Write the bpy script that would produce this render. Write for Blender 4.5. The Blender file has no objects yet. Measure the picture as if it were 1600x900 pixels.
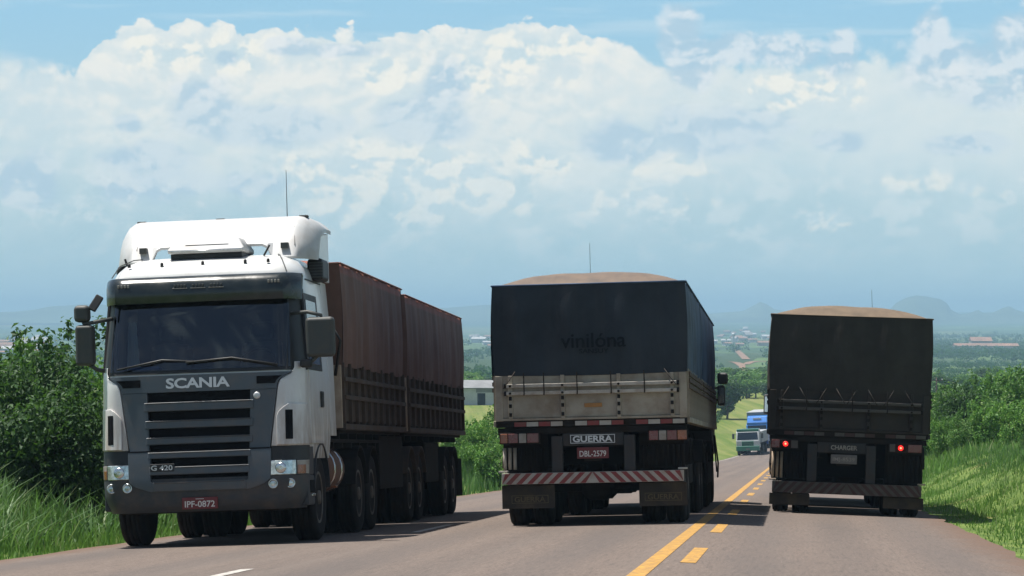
import bpy, bmesh, math, random
import numpy as np
from mathutils import Vector, Matrix
R = math.radians
random.seed(7)
SC = bpy.context.scene
COL = SC.collection

# ------------------------------------------------------------------ camera
FPX = 4660.0                       # focal length in pixels of a 1600 px wide frame
YAW, PITCH = R(5.36), R(0.455)
CAM_Z = 1.0
cam_data = bpy.data.cameras.new('camera')
cam_data.sensor_width = 36.0
cam_data.lens = 36.0 * FPX / 1600.0
cam_data.clip_start, cam_data.clip_end = 0.5, 60000.0
cam = bpy.data.objects.new('camera', cam_data)
COL.objects.link(cam)
cam.location = (0, 0, CAM_Z)
cam.rotation_euler = (R(90) + PITCH, 0, YAW)
SC.camera = cam
FWD = Vector((-math.sin(YAW) * math.cos(PITCH), math.cos(YAW) * math.cos(PITCH), math.sin(PITCH)))
RGT = Vector((math.cos(YAW), math.sin(YAW), 0))
UPV = RGT.cross(FWD)

# ------------------------------------------------------------------ render / view
SC.render.engine = 'CYCLES'
SC.cycles.use_denoising = True
SC.cycles.max_bounces = 8
SC.cycles.transparent_max_bounces = 12
SC.cycles.volume_bounces = 1
SC.view_settings.view_transform = 'Standard'
SC.view_settings.look = 'None'
SC.view_settings.exposure = 0.8
SC.view_settings.gamma = 1.0

# ------------------------------------------------------------------ sun
SUN_DIR = Vector((-0.30, 0.075, 0.95)).normalized()      # towards the sun: high, from the left
sd = bpy.data.lights.new('sun', 'SUN')
sd.energy = 4.9
sd.angle = R(0.53)
sd.color = (1.0, 0.955, 0.88)
sun = bpy.data.objects.new('sun', sd)
COL.objects.link(sun)
sun.rotation_euler = (-SUN_DIR).to_track_quat('-Z', 'Y').to_euler()
sun.location = (-30, 20, 80)

# ------------------------------------------------------------------ node helper
class NT:
    def __init__(s, tree):
        s.t = tree
    def n(s, kind, **kw):
        nd = s.t.nodes.new(kind)
        for k, v in kw.items():
            setattr(nd, k, v)
        return nd
    def put(s, sock, val):
        if isinstance(val, bpy.types.NodeSocket):
            s.t.links.new(val, sock)
        elif isinstance(val, (tuple, list)) and sock.type == 'RGBA' and len(val) == 3:
            sock.default_value = (*val, 1)
        else:
            sock.default_value = val
    def m(s, op, a, b=None, c=None, clamp=False):
        nd = s.n('ShaderNodeMath', operation=op)
        nd.use_clamp = clamp
        s.put(nd.inputs[0], a)
        if b is not None: s.put(nd.inputs[1], b)
        if c is not None: s.put(nd.inputs[2], c)
        return nd.outputs[0]
    def add(s, a, b): return s.m('ADD', a, b)
    def sub(s, a, b): return s.m('SUBTRACT', a, b)
    def mul(s, a, b): return s.m('MULTIPLY', a, b)
    def div(s, a, b): return s.m('DIVIDE', a, b)
    def sstep(s, x, lo, hi, a=0.0, b=1.0):
        nd = s.n('ShaderNodeMapRange', interpolation_type='SMOOTHSTEP')
        s.put(nd.inputs['Value'], x)
        s.put(nd.inputs['From Min'], lo); s.put(nd.inputs['From Max'], hi)
        s.put(nd.inputs['To Min'], a); s.put(nd.inputs['To Max'], b)
        return nd.outputs[0]
    def lin(s, x, lo, hi, a=0.0, b=1.0):
        nd = s.n('ShaderNodeMapRange')
        s.put(nd.inputs['Value'], x)
        s.put(nd.inputs['From Min'], lo); s.put(nd.inputs['From Max'], hi)
        s.put(nd.inputs['To Min'], a); s.put(nd.inputs['To Max'], b)
        return nd.outputs[0]
    def mix(s, f, a, b, blend='MIX'):
        nd = s.n('ShaderNodeMix', data_type='RGBA', blend_type=blend)
        nd.clamp_factor = True
        s.put(nd.inputs[0], f); s.put(nd.inputs[6], a); s.put(nd.inputs[7], b)
        return nd.outputs[2]
    def vec(s, x, y, z):
        nd = s.n('ShaderNodeCombineXYZ')
        for i, v in enumerate((x, y, z)): s.put(nd.inputs[i], v)
        return nd.outputs[0]
    def xyz(s, v):
        nd = s.n('ShaderNodeSeparateXYZ'); s.put(nd.inputs[0], v)
        return nd.outputs
    def noise(s, v, scale, detail=4, rough=0.5, lac=2.0, dist=0.0, dim='3D'):
        nd = s.n('ShaderNodeTexNoise', noise_dimensions=dim)
        if v is not None: s.put(nd.inputs['Vector'], v)
        s.put(nd.inputs['Scale'], scale); s.put(nd.inputs['Detail'], detail)
        s.put(nd.inputs['Roughness'], rough); s.put(nd.inputs['Lacunarity'], lac)
        s.put(nd.inputs['Distortion'], dist)
        return nd.outputs[0]
    def voro(s, v, scale, feature='F1', out=0, detail=0, rough=0.5, rnd=1.0, dim='3D'):
        nd = s.n('ShaderNodeTexVoronoi', feature=feature, voronoi_dimensions=dim)
        if v is not None: s.put(nd.inputs['Vector'], v)
        s.put(nd.inputs['Scale'], scale)
        s.put(nd.inputs['Detail'], detail); s.put(nd.inputs['Roughness'], rough)
        s.put(nd.inputs['Randomness'], rnd)
        return nd.outputs[out]
    def vscale(s, v, sc):
        nd = s.n('ShaderNodeVectorMath', operation='MULTIPLY')
        s.put(nd.inputs[0], v); s.put(nd.inputs[1], sc)
        return nd.outputs[0]

def lin(r, g, b):
    f = lambda c: (c / 255 / 12.92) if c / 255 <= 0.04045 else ((c / 255 + 0.055) / 1.055) ** 2.4
    return (f(r), f(g), f(b))

# ------------------------------------------------------------------ sky (world)
def make_world():
    w = bpy.data.worlds.new('World'); SC.world = w; w.use_nodes = True
    t = w.node_tree; t.nodes.clear(); k = NT(t)
    out = k.n('ShaderNodeOutputWorld'); bg = k.n('ShaderNodeBackground')
    t.links.new(bg.outputs[0], out.inputs[0])
    sky = k.n('ShaderNodeTexSky', sky_type='NISHITA')
    sky.sun_disc = False
    sky.sun_elevation = math.asin(SUN_DIR.z)
    sky.sun_rotation = math.atan2(SUN_DIR.x, SUN_DIR.y)
    sky.altitude = 300; sky.air_density = 1.0; sky.dust_density = 1.5; sky.ozone_density = 1.5
    STR = 0.10
    g = k.n('ShaderNodeNewGeometry')
    d = k.vscale(g.outputs['Incoming'], (-1, -1, -1))
    x, y, z = k.xyz(d)
    az = k.m('ARCTAN2', x, y)
    el = k.m('ARCSINE', z)
    # angular coordinates of the cloud field; one unit = 1/4660 rad
    PX = k.add(k.mul(az, FPX), 800 + 0.0935 * FPX)
    PY = k.sub(487, k.mul(el, FPX))
    nb = k.n('ShaderNodeTexNoise', noise_dimensions='2D')
    k.put(nb.inputs['Vector'], k.vec(k.mul(PX, 1 / 190), k.mul(PY, 1 / 125), 0))
    for nm, v_ in (('Scale', 1.0), ('Detail', 5.0), ('Roughness', 0.52)): nb.inputs[nm].default_value = v_
    n_big = nb.outputs[0]
    wx, wy, wz = k.xyz(nb.outputs[1])
    n_mid = k.noise(k.vec(k.add(k.mul(PX, 1 / 62), 31.0), k.mul(PY, 1 / 50), 0), 1.0, 6, 0.56, dim='2D')
    # cauliflower relief: fractal cells, warped; shaded by its slope towards the sun (upper left)
    vx = k.add(k.mul(PX, 1 / 70), k.mul(wx, 0.9)); vy = k.add(k.mul(PY, 1 / 56), k.mul(wy, 0.9))
    puff = k.sub(1.0, k.voro(k.vec(vx, vy, 0), 1.0, 'F1', 0, 3, 0.52, dim='2D'))
    puff_b = k.sub(1.0, k.voro(k.vec(k.add(vx, 0.10), k.add(vy, 0.22), 0), 1.0, 'F1', 0, 3, 0.52, dim='2D'))
    relief = k.add(k.mul(k.sub(puff, puff_b), 1.1), k.mul(k.sub(n_mid, 0.5), 0.9))       # about -0.5 .. 0.5
    streak = k.noise(k.vec(k.mul(PX, 1 / 420), k.mul(PY, 1 / 34), 5.0), 1.0, 4, 0.55, dim='2D')
    air = k.vscale(sky.outputs[0], (STR, STR, STR))
    # scattered fair-weather cloud over the rest of the sky
    n_hi = k.noise(d, 3.4, 6, 0.6)
    hi_mask = k.mul(k.sstep(n_hi, 0.55, 0.70), k.sstep(el, 0.10, 0.2))
    # milky tropical air, paler towards the horizon
    veil_c = k.mix(k.sstep(PY, -60, 330), lin(157, 208, 238), lin(180, 214, 227))
    col = k.mix(k.sstep(PY, -900, 60, 0.0, 0.88), air, veil_c)
    col = k.mix(k.mul(k.sstep(streak, 0.48, 0.75), k.sstep(PY, 160, -40, 0.0, 0.5)), col, lin(214, 232, 240))
    # towering bank: top edge as a curve of azimuth
    fc = k.n('ShaderNodeFloatCurve')
    k.put(fc.inputs['Value'], k.lin(PX, -1600, 3200, 0, 1))
    cu = fc.mapping.curves[0]
    pts = [(-1600, 30), (-900, 70), (-300, 105), (60, 100), (122, 100), (150, 62), (270, 34), (430, 44), (640, 44), (760, 38), (850, 24), (905, 44), (985, 72), (1060, 92),
           (1180, 96), (1290, 100), (1340, 86), (1420, 92), (1500, 105), (1620, 115), (1800, 70), (2300, 40), (3200, 90)]
    def cv(p): return ((p[0] + 1600) / 4800, 1 - (p[1] + 100) / 400)
    for i, p in enumerate(pts):
        c = cv(p)
        if i < 2: cu.points[i].location = c
        else: cu.points.new(*c)
    fc.mapping.update()
    top = k.sub(300, k.mul(fc.outputs[0], 400))
    disp = k.add(k.mul(k.sub(n_mid, 0.5), 34), k.mul(k.sub(puff, 0.55), 24))
    edge = k.add(k.sub(PY, top), disp)
    side = k.add(k.sstep(PX, 20, 150, 30, 3), k.sstep(PX, 900, 1100, 0, 9))           # softer at its ends
    bank = k.mul(k.sstep(edge, k.mul(side, -1), side), k.sstep(PX, -60, 150, 0.72, 1.0))
    # the white thins out downwards and in broad holes
    dens = k.add(k.sstep(PY, 130, 480, 1.15, 0.15), k.mul(k.sub(n_big, 0.5), k.sstep(PY, 60, 260, 0.3, 0.9)))
    dens = k.sstep(k.add(dens, k.mul(relief, 0.12)), 0.05, 1.0)
    P = k.vec(PX, PY, 0)
    def blobs(lst, soft, amp, grow=1.0):
        acc = None
        for cx, cy, rx, ry in lst:
            a = k.n('ShaderNodeVectorMath', operation='MULTIPLY_ADD')
            rx *= grow; ry *= grow
            k.put(a.inputs[0], P); a.inputs[1].default_value = (1 / rx, 1 / ry, 0); a.inputs[2].default_value = (-cx / rx, -cy / ry, 0)
            l = k.n('ShaderNodeVectorMath', operation='LENGTH'); k.put(l.inputs[0], a.outputs[0]); q = l.outputs['Value']
            acc = q if acc is None else k.m('SMOOTH_MIN', acc, q, 0.3)
        v = k.add(k.sub(1.22, acc), k.add(k.mul(k.sub(n_mid, 0.5), amp), k.mul(k.sub(puff, 0.55), amp * 0.7)))
        return k.sstep(v, 0.0, soft)
    soft_r = k.add(k.mul(relief, k.sstep(PX, 850, 1100, 0.75, 0.3)), k.mul(k.sub(n_big, .5), 1.1))
    bank_c = k.mix(k.sstep(soft_r, -0.42, 0.38), lin(217, 230, 234), lin(242, 243, 238))
    bank_c = k.mix(k.sstep(PX, 880, 1250, 0.0, 0.5), bank_c, lin(212, 229, 235))
    bank_c = k.mix(k.sstep(PY, 90, 360, 0.0, 0.8), bank_c, lin(205, 225, 232))
    col = k.mix(k.mul(k.mul(bank, dens), 0.97), col, bank_c)
    # sunlit heads in the lower belt
    white = blobs([(640, 285, 260, 70), (620, 250, 170, 52), (500, 268, 70, 40), (830, 255, 75, 36), (720, 300, 190, 40), (1040, 262, 100, 36), (970, 305, 150, 34),
                   (700, 118, 190, 40), (840, 80, 110, 40), (1290, 342, 52, 24), (1240, 145, 110, 40), (330, 85, 170, 36), (200, 292, 55, 26), (1480, 290, 170, 20), (560, 330, 120, 30)], 0.55, 1.25)
    wc = k.mix(k.sstep(relief, -0.24, 0.20), lin(204, 224, 232), lin(247, 246, 237))
    col = k.mix(k.mul(white, k.sstep(PY, 150, 430, 0.85, 0.45)), col, wc)
    # nearer clouds in their own shade, blue-grey
    grey = blobs([(1150, 80, 60, 22), (320, 178, 52, 46), (410, 198, 120, 30), (690, 150, 38, 52), (660, 192, 80, 34), (235, 250, 62, 24), (250, 292, 85, 26), (203, 196, 20, 13),
                  (45, 285, 60, 40), (390, 290, 60, 20), (970, 220, 56, 34), (1120, 208, 105, 36), (1310, 222, 36, 16), (1510, 228, 66, 15),
                  (1058, 58, 32, 50), (1078, 105, 38, 32), (1240, 82, 60, 24), (1312, 88, 26, 34), (1452, 56, 26, 42), (1485, 108, 82, 44), (1585, 90, 46, 62), (1535, 155, 50, 22),
                  (455, 75, 38, 14), (353, 91, 18, 11), (535, 80, 52, 11)], 0.5, 0.6, 1.3)
    gc = k.mix(k.sstep(k.add(k.mul(relief, .8), k.mul(k.sub(n_big, .5), .9)), -0.24, 0.26), lin(182, 209, 227), k.mix(k.sstep(PY, 190, 110), lin(208, 225, 235), lin(228, 236, 241)))
    col = k.mix(k.mul(grey, 0.8), col, gc)
    # low puffs everywhere in the haze, then the belt dissolves
    low = k.mul(k.sstep(k.add(n_mid, k.mul(relief, 0.25)), 0.5, 0.68), k.mul(k.sstep(PY, 180, 300), k.sstep(PY, 455, 340)))
    col = k.mix(k.mul(low, 0.45), col, lin(221, 233, 236))
    col = k.mix(k.sstep(PY, 350, 490, 0.0, 0.75), col, lin(178, 211, 223))
    col = k.mix(hi_mask, col, lin(236, 240, 238))
    # below the horizon
    col = k.mix(k.sstep(PY, 489, 520), col, lin(150, 175, 180))
    k.put(bg.inputs[0], col)
    bg.inputs[1].default_value = 2 ** -0.8         # the picture is exposed for the shade
    w.cycles.sampling_method = 'MANUAL'; w.cycles.sample_map_resolution = 512
make_world()

# ------------------------------------------------------------------ the lie of the land
PROF = [(340, -14.03), (370, -13.85), (400, -13.5), (440, -13.1), (480, -12.8), (520, -12.95), (600, -14.2), (1000, -19.0), (2000, -27.0), (4000, -35.0), (7000, -32.0), (9000, -20.0), (12000, -4.0), (16000, -4.0)]
PX_, PZ_ = [p[0] for p in PROF], [p[1] for p in PROF]
def prof(Y):
    Y = np.asarray(Y, float)
    a = -0.046 * np.clip(Y, -150, 270)
    q = np.clip(Y - 270, 0, 70)
    b = -0.046 * q + 0.046 * q * q / 140
    return np.where(Y <= 340, a + b, np.interp(Y, PX_, PZ_))
def bend(Y):                                             # the road swings right at the foot of the slope
    q = np.clip(np.asarray(Y, float) - 232, 0, 400)
    return 0.00045 * q * q
CROWN, EDGE_L, EDGE_R = -1.2, -8.62, 2.42
def drop(u):                                             # cross-fall from the crown
    u = np.asarray(u, float)
    dl = np.clip(CROWN - u, 0, 9); dr = np.clip(u - CROWN, 0, 5)
    return 0.022 * dl + 0.0015 * dl * dl + 0.034 * dr
def road_z(X, Y):
    return prof(Y) - drop(np.asarray(X, float) - bend(Y))
def sst(x, a, b):
    t = np.clip((np.asarray(x, float) - a) / (b - a), 0, 1)
    return t * t * (3 - 2 * t)
def ground_z(X, Y):
    X = np.asarray(X, float); Y = np.asarray(Y, float)
    u = X - bend(Y)
    far = sst(Y, 330, 450)
    z = prof(Y) - drop(u) * (1 - far) - 0.06
    out_r = np.clip(u - EDGE_R, 0, None); out_l = np.clip(EDGE_L - u, 0, None)
    near = 1 - sst(Y, 180, 290)
    bumps = 0.10 * np.sin(X * 1.7 + Y * 0.31) * np.sin(Y * 0.23 + 1.3) + 0.06 * np.sin(X * 0.9 - Y * 0.8)
    z = z + near * (1.15 * sst(out_r, 0.5, 4.0) + 0.75 * sst(out_l, 0.6, 4.0) + bumps * sst(np.maximum(out_l, out_r), 0.4, 2))
    z = z - 0.5 * sst(out_l, 14, 60) * near
    roll = 0.9 * np.sin(X * 0.006 + 1) * np.sin(Y * 0.004) + 0.4 * np.sin(X * 0.017 - Y * 0.011)
    z = z + roll * sst(Y, 420, 900) + 3.0 * np.sin(X * 0.0011 + 0.6) * sst(Y, 1500, 4000)
    return z
def pix_dir(px, py):
    return (FWD + RGT * ((px - 800) / FPX) + UPV * ((450 - py) / FPX))
def on_ground(px, py):
    d = pix_dir(px, py)
    t = np.concatenate([np.arange(20, 400, 0.25), np.arange(400, 14000, 4.0)])
    z = CAM_Z + d.z * t
    gz = ground_z(d.x * t, d.y * t)
    i = int(np.argmax(z <= gz)) if (z <= gz).any() else len(t) - 1
    return Vector((d.x * t[i], d.y * t[i], float(gz[i]))), float(t[i])
# ------------------------------------------------------------------ materials
MATS = {}
def mat(name, base, rough=0.6, metal=0.0, spec=0.5, var=None, dirt=None, bump=None, emit=None, fn=None, coat=0.0):
    """base colour; var=(scale, amount) brightness mottling; dirt=(colour, amount, scale); bump=(scale, strength)"""
    if name in MATS: return MATS[name]
    m = bpy.data.materials.new(name); m.use_nodes = True
    t = m.node_tree; k = NT(t); bs = t.nodes['Principled BSDF']
    bs.inputs['Roughness'].default_value = rough; bs.inputs['Metallic'].default_value = metal
    bs.inputs['Specular IOR Level'].default_value = spec; bs.inputs['Coat Weight'].default_value = coat
    tc = k.n('ShaderNodeTexCoord').outputs['Object']
    c = (*base, 1)
    if var:
        c = k.mix(k.sstep(k.noise(tc, var[0], 5, 0.6), 0.3, 0.7), tuple(b * (1 - var[1]) for b in base), tuple(min(1, b * (1 + var[1])) for b in base))
    if dirt:
        nz = k.noise(tc, dirt[2], 6, 0.65)
        f = k.mul(k.sstep(nz, 0.38, 0.72), dirt[1])
        c = k.mix(f, c, dirt[0])
        k.put(bs.inputs['Roughness'], k.add(rough, k.mul(f, 0.3)))
    if fn: c = fn(k, c, tc, bs)
    k.put(bs.inputs['Base Color'], c)
    if bump:
        b = k.n('ShaderNodeBump'); b.inputs['Strength'].default_value = bump[1]; b.inputs['Distance'].default_value = 0.02
        k.put(b.inputs['Height'], k.noise(tc, bump[0], 5, 0.6)); t.links.new(b.outputs[0], bs.inputs['Normal'])
    if emit:
        bs.inputs['Emission Color'].default_value = (*emit[0], 1); bs.inputs['Emission Strength'].default_value = emit[1]
    MATS[name] = m
    return m

def asphalt_fn(k, c, tc, bs):
    x, y, z = k.xyz(tc)
    fine = k.noise(tc, 38.0, 3, 0.7)
    agg = k.voro(tc, 26.0)
    c = k.mix(k.sstep(fine, 0.25, 0.75), (0.076, 0.059, 0.050), (0.185, 0.145, 0.122))
    c = k.mix(k.mul(k.sstep(agg, 0.16, 0.06), 0.5), c, (0.22, 0.19, 0.17))
    grain = k.noise(k.vec(k.mul(x, 24), k.mul(y, 1.1), 0), 1.0, 4, 0.75)          # coarse stone, seen at a grazing angle
    c = k.mix(k.mul(k.sstep(grain, 0.52, 0.30), 0.55), c, (0.060, 0.050, 0.045))
    c = k.mix(k.mul(k.sstep(grain, 0.60, 0.74), 0.55), c, (0.260, 0.215, 0.185))
    patch = k.noise(k.vec(k.mul(x, 0.55), k.mul(y, 0.07), 0), 1.0, 5, 0.6)
    c = k.mix(k.mul(k.sstep(patch, 0.42, 0.68), 0.34), c, (0.075, 0.066, 0.062))
    long = k.noise(k.vec(k.mul(x, 2.2), k.mul(y, 0.02), 4), 1.0, 4, 0.6)
    c = k.mix(k.mul(k.sstep(long, 0.45, 0.7), 0.26), c, (0.155, 0.128, 0.110))
    # wheel tracks are polished darker, one pair for each lane
    for cx in (-7.75, -5.85, -4.05, -2.15, -0.35, 1.55):
        dd = k.m('ABSOLUTE', k.sub(x, cx))
        c = k.mix(k.mul(k.sstep(dd, 0.48, 0.08), k.add(0.12, k.mul(patch, 0.42))), c, (0.078, 0.069, 0.066))
    # oil line
    for cx in (-3.1, 0.6):
        dd = k.m('ABSOLUTE', k.sub(x, k.add(cx, k.mul(k.sub(patch, 0.5), 0.3))))
        c = k.mix(k.mul(k.sstep(dd, 0.45, 0.05), 0.22), c, (0.062, 0.056, 0.054))
    # red earth carried onto the margins
    en = k.mul(k.sub(k.noise(tc, 1.3, 6, 0.7), 0.5), 0.9)
    er = k.sstep(k.add(x, en), 1.75, 2.55); elft = k.sstep(k.sub(k.mul(x, -1), en), 8.05, 8.7)
    c = k.mix(k.mul(k.m('MAXIMUM', er, elft), 0.75), c, (0.115, 0.066, 0.042))
    return c

def ground_fn(k, c, tc, bs):
    x, y, z = k.xyz(tc)
    n1 = k.noise(tc, 0.9, 6, 0.65); n2 = k.noise(tc, 0.03, 6, 0.6)
    near = k.mix(k.sstep(n1, 0.35, 0.7), (0.060, 0.100, 0.024), (0.13, 0.175, 0.045))
    near = k.mix(k.mul(k.sstep(k.noise(tc, 0.35, 4, 0.6), 0.56, 0.7), 0.7), near, (0.19, 0.12, 0.07))
    # mown valley floor with long swathes
    sw = k.noise(k.vec(k.mul(k.add(x, k.mul(y, 0.13)), 0.55), k.mul(y, 0.018), 0), 1.0, 4, 0.6)
    mown = k.mix(k.sstep(sw, 0.35, 0.66), (0.075, 0.115, 0.022), (0.150, 0.165, 0.050))
    mown = k.mix(k.mul(k.sstep(k.noise(tc, 0.11, 5, 0.6), 0.5, 0.75), 0.55), mown, (0.165, 0.15, 0.07))
    # far patchwork of fields, hedges and scrub
    cell = k.n('ShaderNodeTexVoronoi', feature='F1')
    k.put(cell.inputs['Vector'], k.vec(k.mul(x, 1 / 330), k.mul(y, 1 / 620), 0)); cell.inputs['Scale'].default_value = 1
    cr = k.xyz(cell.outputs['Color'])[0]
    ramp = k.n('ShaderNodeValToRGB'); ramp.color_ramp.interpolation = 'CONSTANT'
    cols = [(0.0, (0.040, 0.075, 0.030)), (0.25, (0.075, 0.12, 0.040)), (0.45, (0.045, 0.085, 0.032)), (0.62, (0.10, 0.125, 0.055)), (0.8, (0.032, 0.055, 0.025)), (0.93, (0.15, 0.14, 0.075))]
    el = ramp.color_ramp.elements
    el[0].position, el[0].color = 0.0, (*cols[0][1], 1)
    el[1].position, el[1].color = cols[1][0], (*cols[1][1], 1)
    for p, q in cols[2:]:
        e = el.new(p); e.color = (*q, 1)
    k.put(ramp.inputs[0], cr)
    far = k.mix(k.mul(k.sstep(k.noise(k.vec(k.mul(x, 1 / 90), k.mul(y, 1 / 260), 0), 1.0, 6, 0.65), 0.44, 0.56), 0.9), ramp.outputs[0], (0.032, 0.055, 0.022))
    c = k.mix(k.sstep(y, 285, 318), near, mown)
    c = k.mix(k.sstep(k.add(y, k.mul(k.sub(n2, 0.5), 120)), 500, 560), c, far)
    return c

def tarp_fn(dust, damt):
    def f(k, c, tc, bs):
        x, y, z = k.xyz(tc)
        st = k.noise(k.vec(k.mul(x, 5), k.mul(y, 5), k.mul(z, 0.35)), 1.0, 5, 0.6)
        c = k.mix(k.mul(k.sstep(st, 0.45, 0.75), 0.06), c, dust)
        nz = k.xyz(k.n('ShaderNodeNewGeometry').outputs['Normal'])[2]
        blot = k.noise(tc, 2.4, 7, 0.7)
        c = k.mix(k.mul(k.sstep(nz, 0.10, 0.32), k.lin(blot, 0.32, 0.68, damt * 0.45, damt)), c, dust)     # dust settled on upward cloth
        return c
    return f

def paint_dirt(k, c, tc, bs):
    x, y, z = k.xyz(tc)
    n = k.noise(k.vec(k.mul(x, 7), k.mul(y, 7), k.mul(z, 1.6)), 1.0, 6, 0.65)
    low = k.sstep(k.add(z, k.mul(n, 0.9)), 2.75, 1.45)
    f = k.mul(low, k.sstep(n, 0.34, 0.66, 0.14, 0.8))
    k.put(bs.inputs['Roughness'], k.add(0.28, k.mul(f, 0.45)))
    film = k.noise(k.vec(k.mul(x, 2.2), k.mul(y, 2.2), k.mul(z, 1.1)), 1.0, 7, 0.7)
    c = k.mix(k.mul(k.sstep(film, 0.35, 0.75), 0.30), c, (0.40, 0.33, 0.26))            # thin road film
    bug = k.voro(tc, 34.0)
    c = k.mix(k.mul(k.sstep(bug, 0.13, 0.05), 0.5), c, (0.16, 0.12, 0.08))
    return k.mix(f, c, (0.24, 0.155, 0.095))

def leaf_fn(cols):
    def f(k, c, tc, bs):
        g = k.n('ShaderNodeNewGeometry').outputs['Random Per Island']
        big = k.noise(tc, 0.9, 4, 0.6)
        c = k.mix(k.lin(g, 0, 1, 0.0, 1.0), cols[0], cols[1])
        c = k.mix(k.sstep(g, 0.86, 0.9), c, cols[2])
        c = k.mix(k.mul(k.sstep(big, 0.45, 0.7), 0.55), c, cols[3])
        bs.inputs['Subsurface Weight'].default_value = 0.0
        t = k.t; o = t.nodes['Material Output']
        tr = k.n('ShaderNodeBsdfTranslucent'); k.put(tr.inputs[0], k.mix(0.5, c, (0.11, 0.24, 0.03)))
        mx = k.n('ShaderNodeMixShader'); mx.inputs[0].default_value = 0.32
        t.links.new(bs.outputs[0], mx.inputs[1]); t.links.new(tr.outputs[0], mx.inputs[2]); t.links.new(mx.outputs[0], o.inputs[0])
        return c
    return f

mat('asphalt', (0.2, 0.17, 0.16), 0.88, spec=0.25, fn=asphalt_fn, bump=(60, 0.35))
mat('ground', (0.1, 0.12, 0.04), 0.95, spec=0.1, fn=ground_fn)
mat('yellow_paint', (0.40, 0.215, 0.036), 0.7, spec=0.3, var=(9, 0.22), dirt=((0.12, 0.098, 0.085), 0.75, 16))
mat('white_line', (0.42, 0.40, 0.37), 0.7, spec=0.3, var=(8, 0.15), dirt=((0.12, 0.098, 0.085), 0.8, 10))
mat('cloth_blue', (0.03, 0.11, 0.32), 0.8)
mat('curtain', (0.42, 0.42, 0.40), 0.9)
mat('seat_grey', (0.05, 0.052, 0.056), 0.9)
mat('red_earth', (0.19, 0.125, 0.090), 0.95, spec=0.1, var=(0.3, 0.3))
mat('white_paint', (0.62, 0.63, 0.63), 0.28, spec=0.5, coat=0.25, fn=paint_dirt)
mat('roof_white', (0.46, 0.465, 0.47), 0.4, spec=0.4, dirt=((0.30, 0.25, 0.20), 0.45, 3.0))
mat('grille_grey', (0.052, 0.068, 0.084), 0.42, spec=0.5, dirt=((0.15, 0.11, 0.08), 0.3, 4))
mat('bumper_grey', (0.028, 0.034, 0.041), 0.55, spec=0.4, dirt=((0.13, 0.09, 0.065), 0.4, 4))
mat('black_plastic', (0.014, 0.015, 0.017), 0.5, spec=0.4, dirt=((0.06, 0.05, 0.04), 0.3, 5))
mat('void_black', (0.006, 0.006, 0.007), 0.9, spec=0.1)
mat('visor_tint', (0.012, 0.018, 0.020), 0.18, spec=0.5, dirt=((0.07, 0.07, 0.06), 0.25, 4))
mat('mirror_shell', (0.045, 0.050, 0.050), 0.55, spec=0.4, dirt=((0.10, 0.08, 0.06), 0.3, 8))
mat('mirror_glass', (0.55, 0.58, 0.60), 0.06, metal=1.0)
mat('chrome', (0.62, 0.63, 0.64), 0.22, metal=1.0, dirt=((0.25, 0.2, 0.15), 0.3, 12))
mat('letter_silver', (0.52, 0.53, 0.54), 0.35, metal=0.35)
mat('lens_clear', (0.50, 0.55, 0.54), 0.12, metal=0.55, var=(22, 0.35), coat=0.6)
mat('lens_amber', (0.28, 0.075, 0.018), 0.25, coat=0.5, dirt=((0.08, 0.05, 0.03), 0.5, 9))
mat('lens_red', (0.14, 0.012, 0.010), 0.25, coat=0.5, dirt=((0.10, 0.07, 0.05), 0.5, 8))
mat('lens_red_lit', (0.6, 0.02, 0.02), 0.25, emit=((1.0, 0.02, 0.015), 1.1))
mat('lens_red_core', (0.6, 0.05, 0.03), 0.25, emit=((1.0, 0.22, 0.10), 2.2))
mat('lens_white', (0.30, 0.28, 0.25), 0.4, dirt=((0.15, 0.11, 0.08), 0.6, 8))
mat('plate_red', (0.13, 0.012, 0.016), 0.5, dirt=((0.10, 0.05, 0.04), 0.4, 8))
mat('plate_grey', (0.14, 0.13, 0.125), 0.5, dirt=((0.08, 0.06, 0.05), 0.4, 8))
mat('plate_letters', (0.60, 0.58, 0.55), 0.5)
mat('rubber', (0.012, 0.011, 0.011), 0.9, spec=0.2, dirt=((0.050, 0.036, 0.027), 0.45, 3.0))
mat('rim_steel', (0.13, 0.115, 0.10), 0.6, metal=0.4, dirt=((0.12, 0.075, 0.045), 0.7, 6))
mat('chassis', (0.016, 0.014, 0.013), 0.9, spec=0.15, dirt=((0.040, 0.028, 0.020), 0.5, 2.5))
mat('chassis_grey', (0.034, 0.037, 0.040), 0.75, spec=0.3, dirt=((0.07, 0.048, 0.034), 0.6, 4))
mat('tank_rust', (0.13, 0.055, 0.03), 0.6, dirt=((0.09, 0.055, 0.035), 0.6, 3))
mat('tarp_red', (0.150, 0.088, 0.068), 0.75, spec=0.25, var=(1.2, 0.18), fn=tarp_fn((0.26, 0.085, 0.06), 0.9), bump=(6, 0.25))
mat('tarp_blue', (0.022, 0.030, 0.040), 0.7, spec=0.25, var=(1.0, 0.25), fn=tarp_fn((0.165, 0.118, 0.085), 1.0), bump=(5, 0.25))
mat('tarp_blue_side', (0.030, 0.055, 0.105), 0.65, spec=0.3, var=(1.6, 0.4), bump=(5, 0.3))
mat('tarp_brown', (0.040, 0.036, 0.032), 0.8, spec=0.2, var=(1.4, 0.2), fn=tarp_fn((0.165, 0.122, 0.084), 1.0), bump=(6, 0.25))
mat('tarp_print', (0.012, 0.016, 0.021), 0.9, spec=0.1)
mat('board_white', (0.34, 0.305, 0.245), 0.65, spec=0.3, var=(1.5, 0.1), dirt=((0.17, 0.12, 0.085), 0.7, 2.6))
mat('board_rail', (0.44, 0.41, 0.36), 0.5, spec=0.4, dirt=((0.22, 0.15, 0.10), 0.6, 6))
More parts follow.
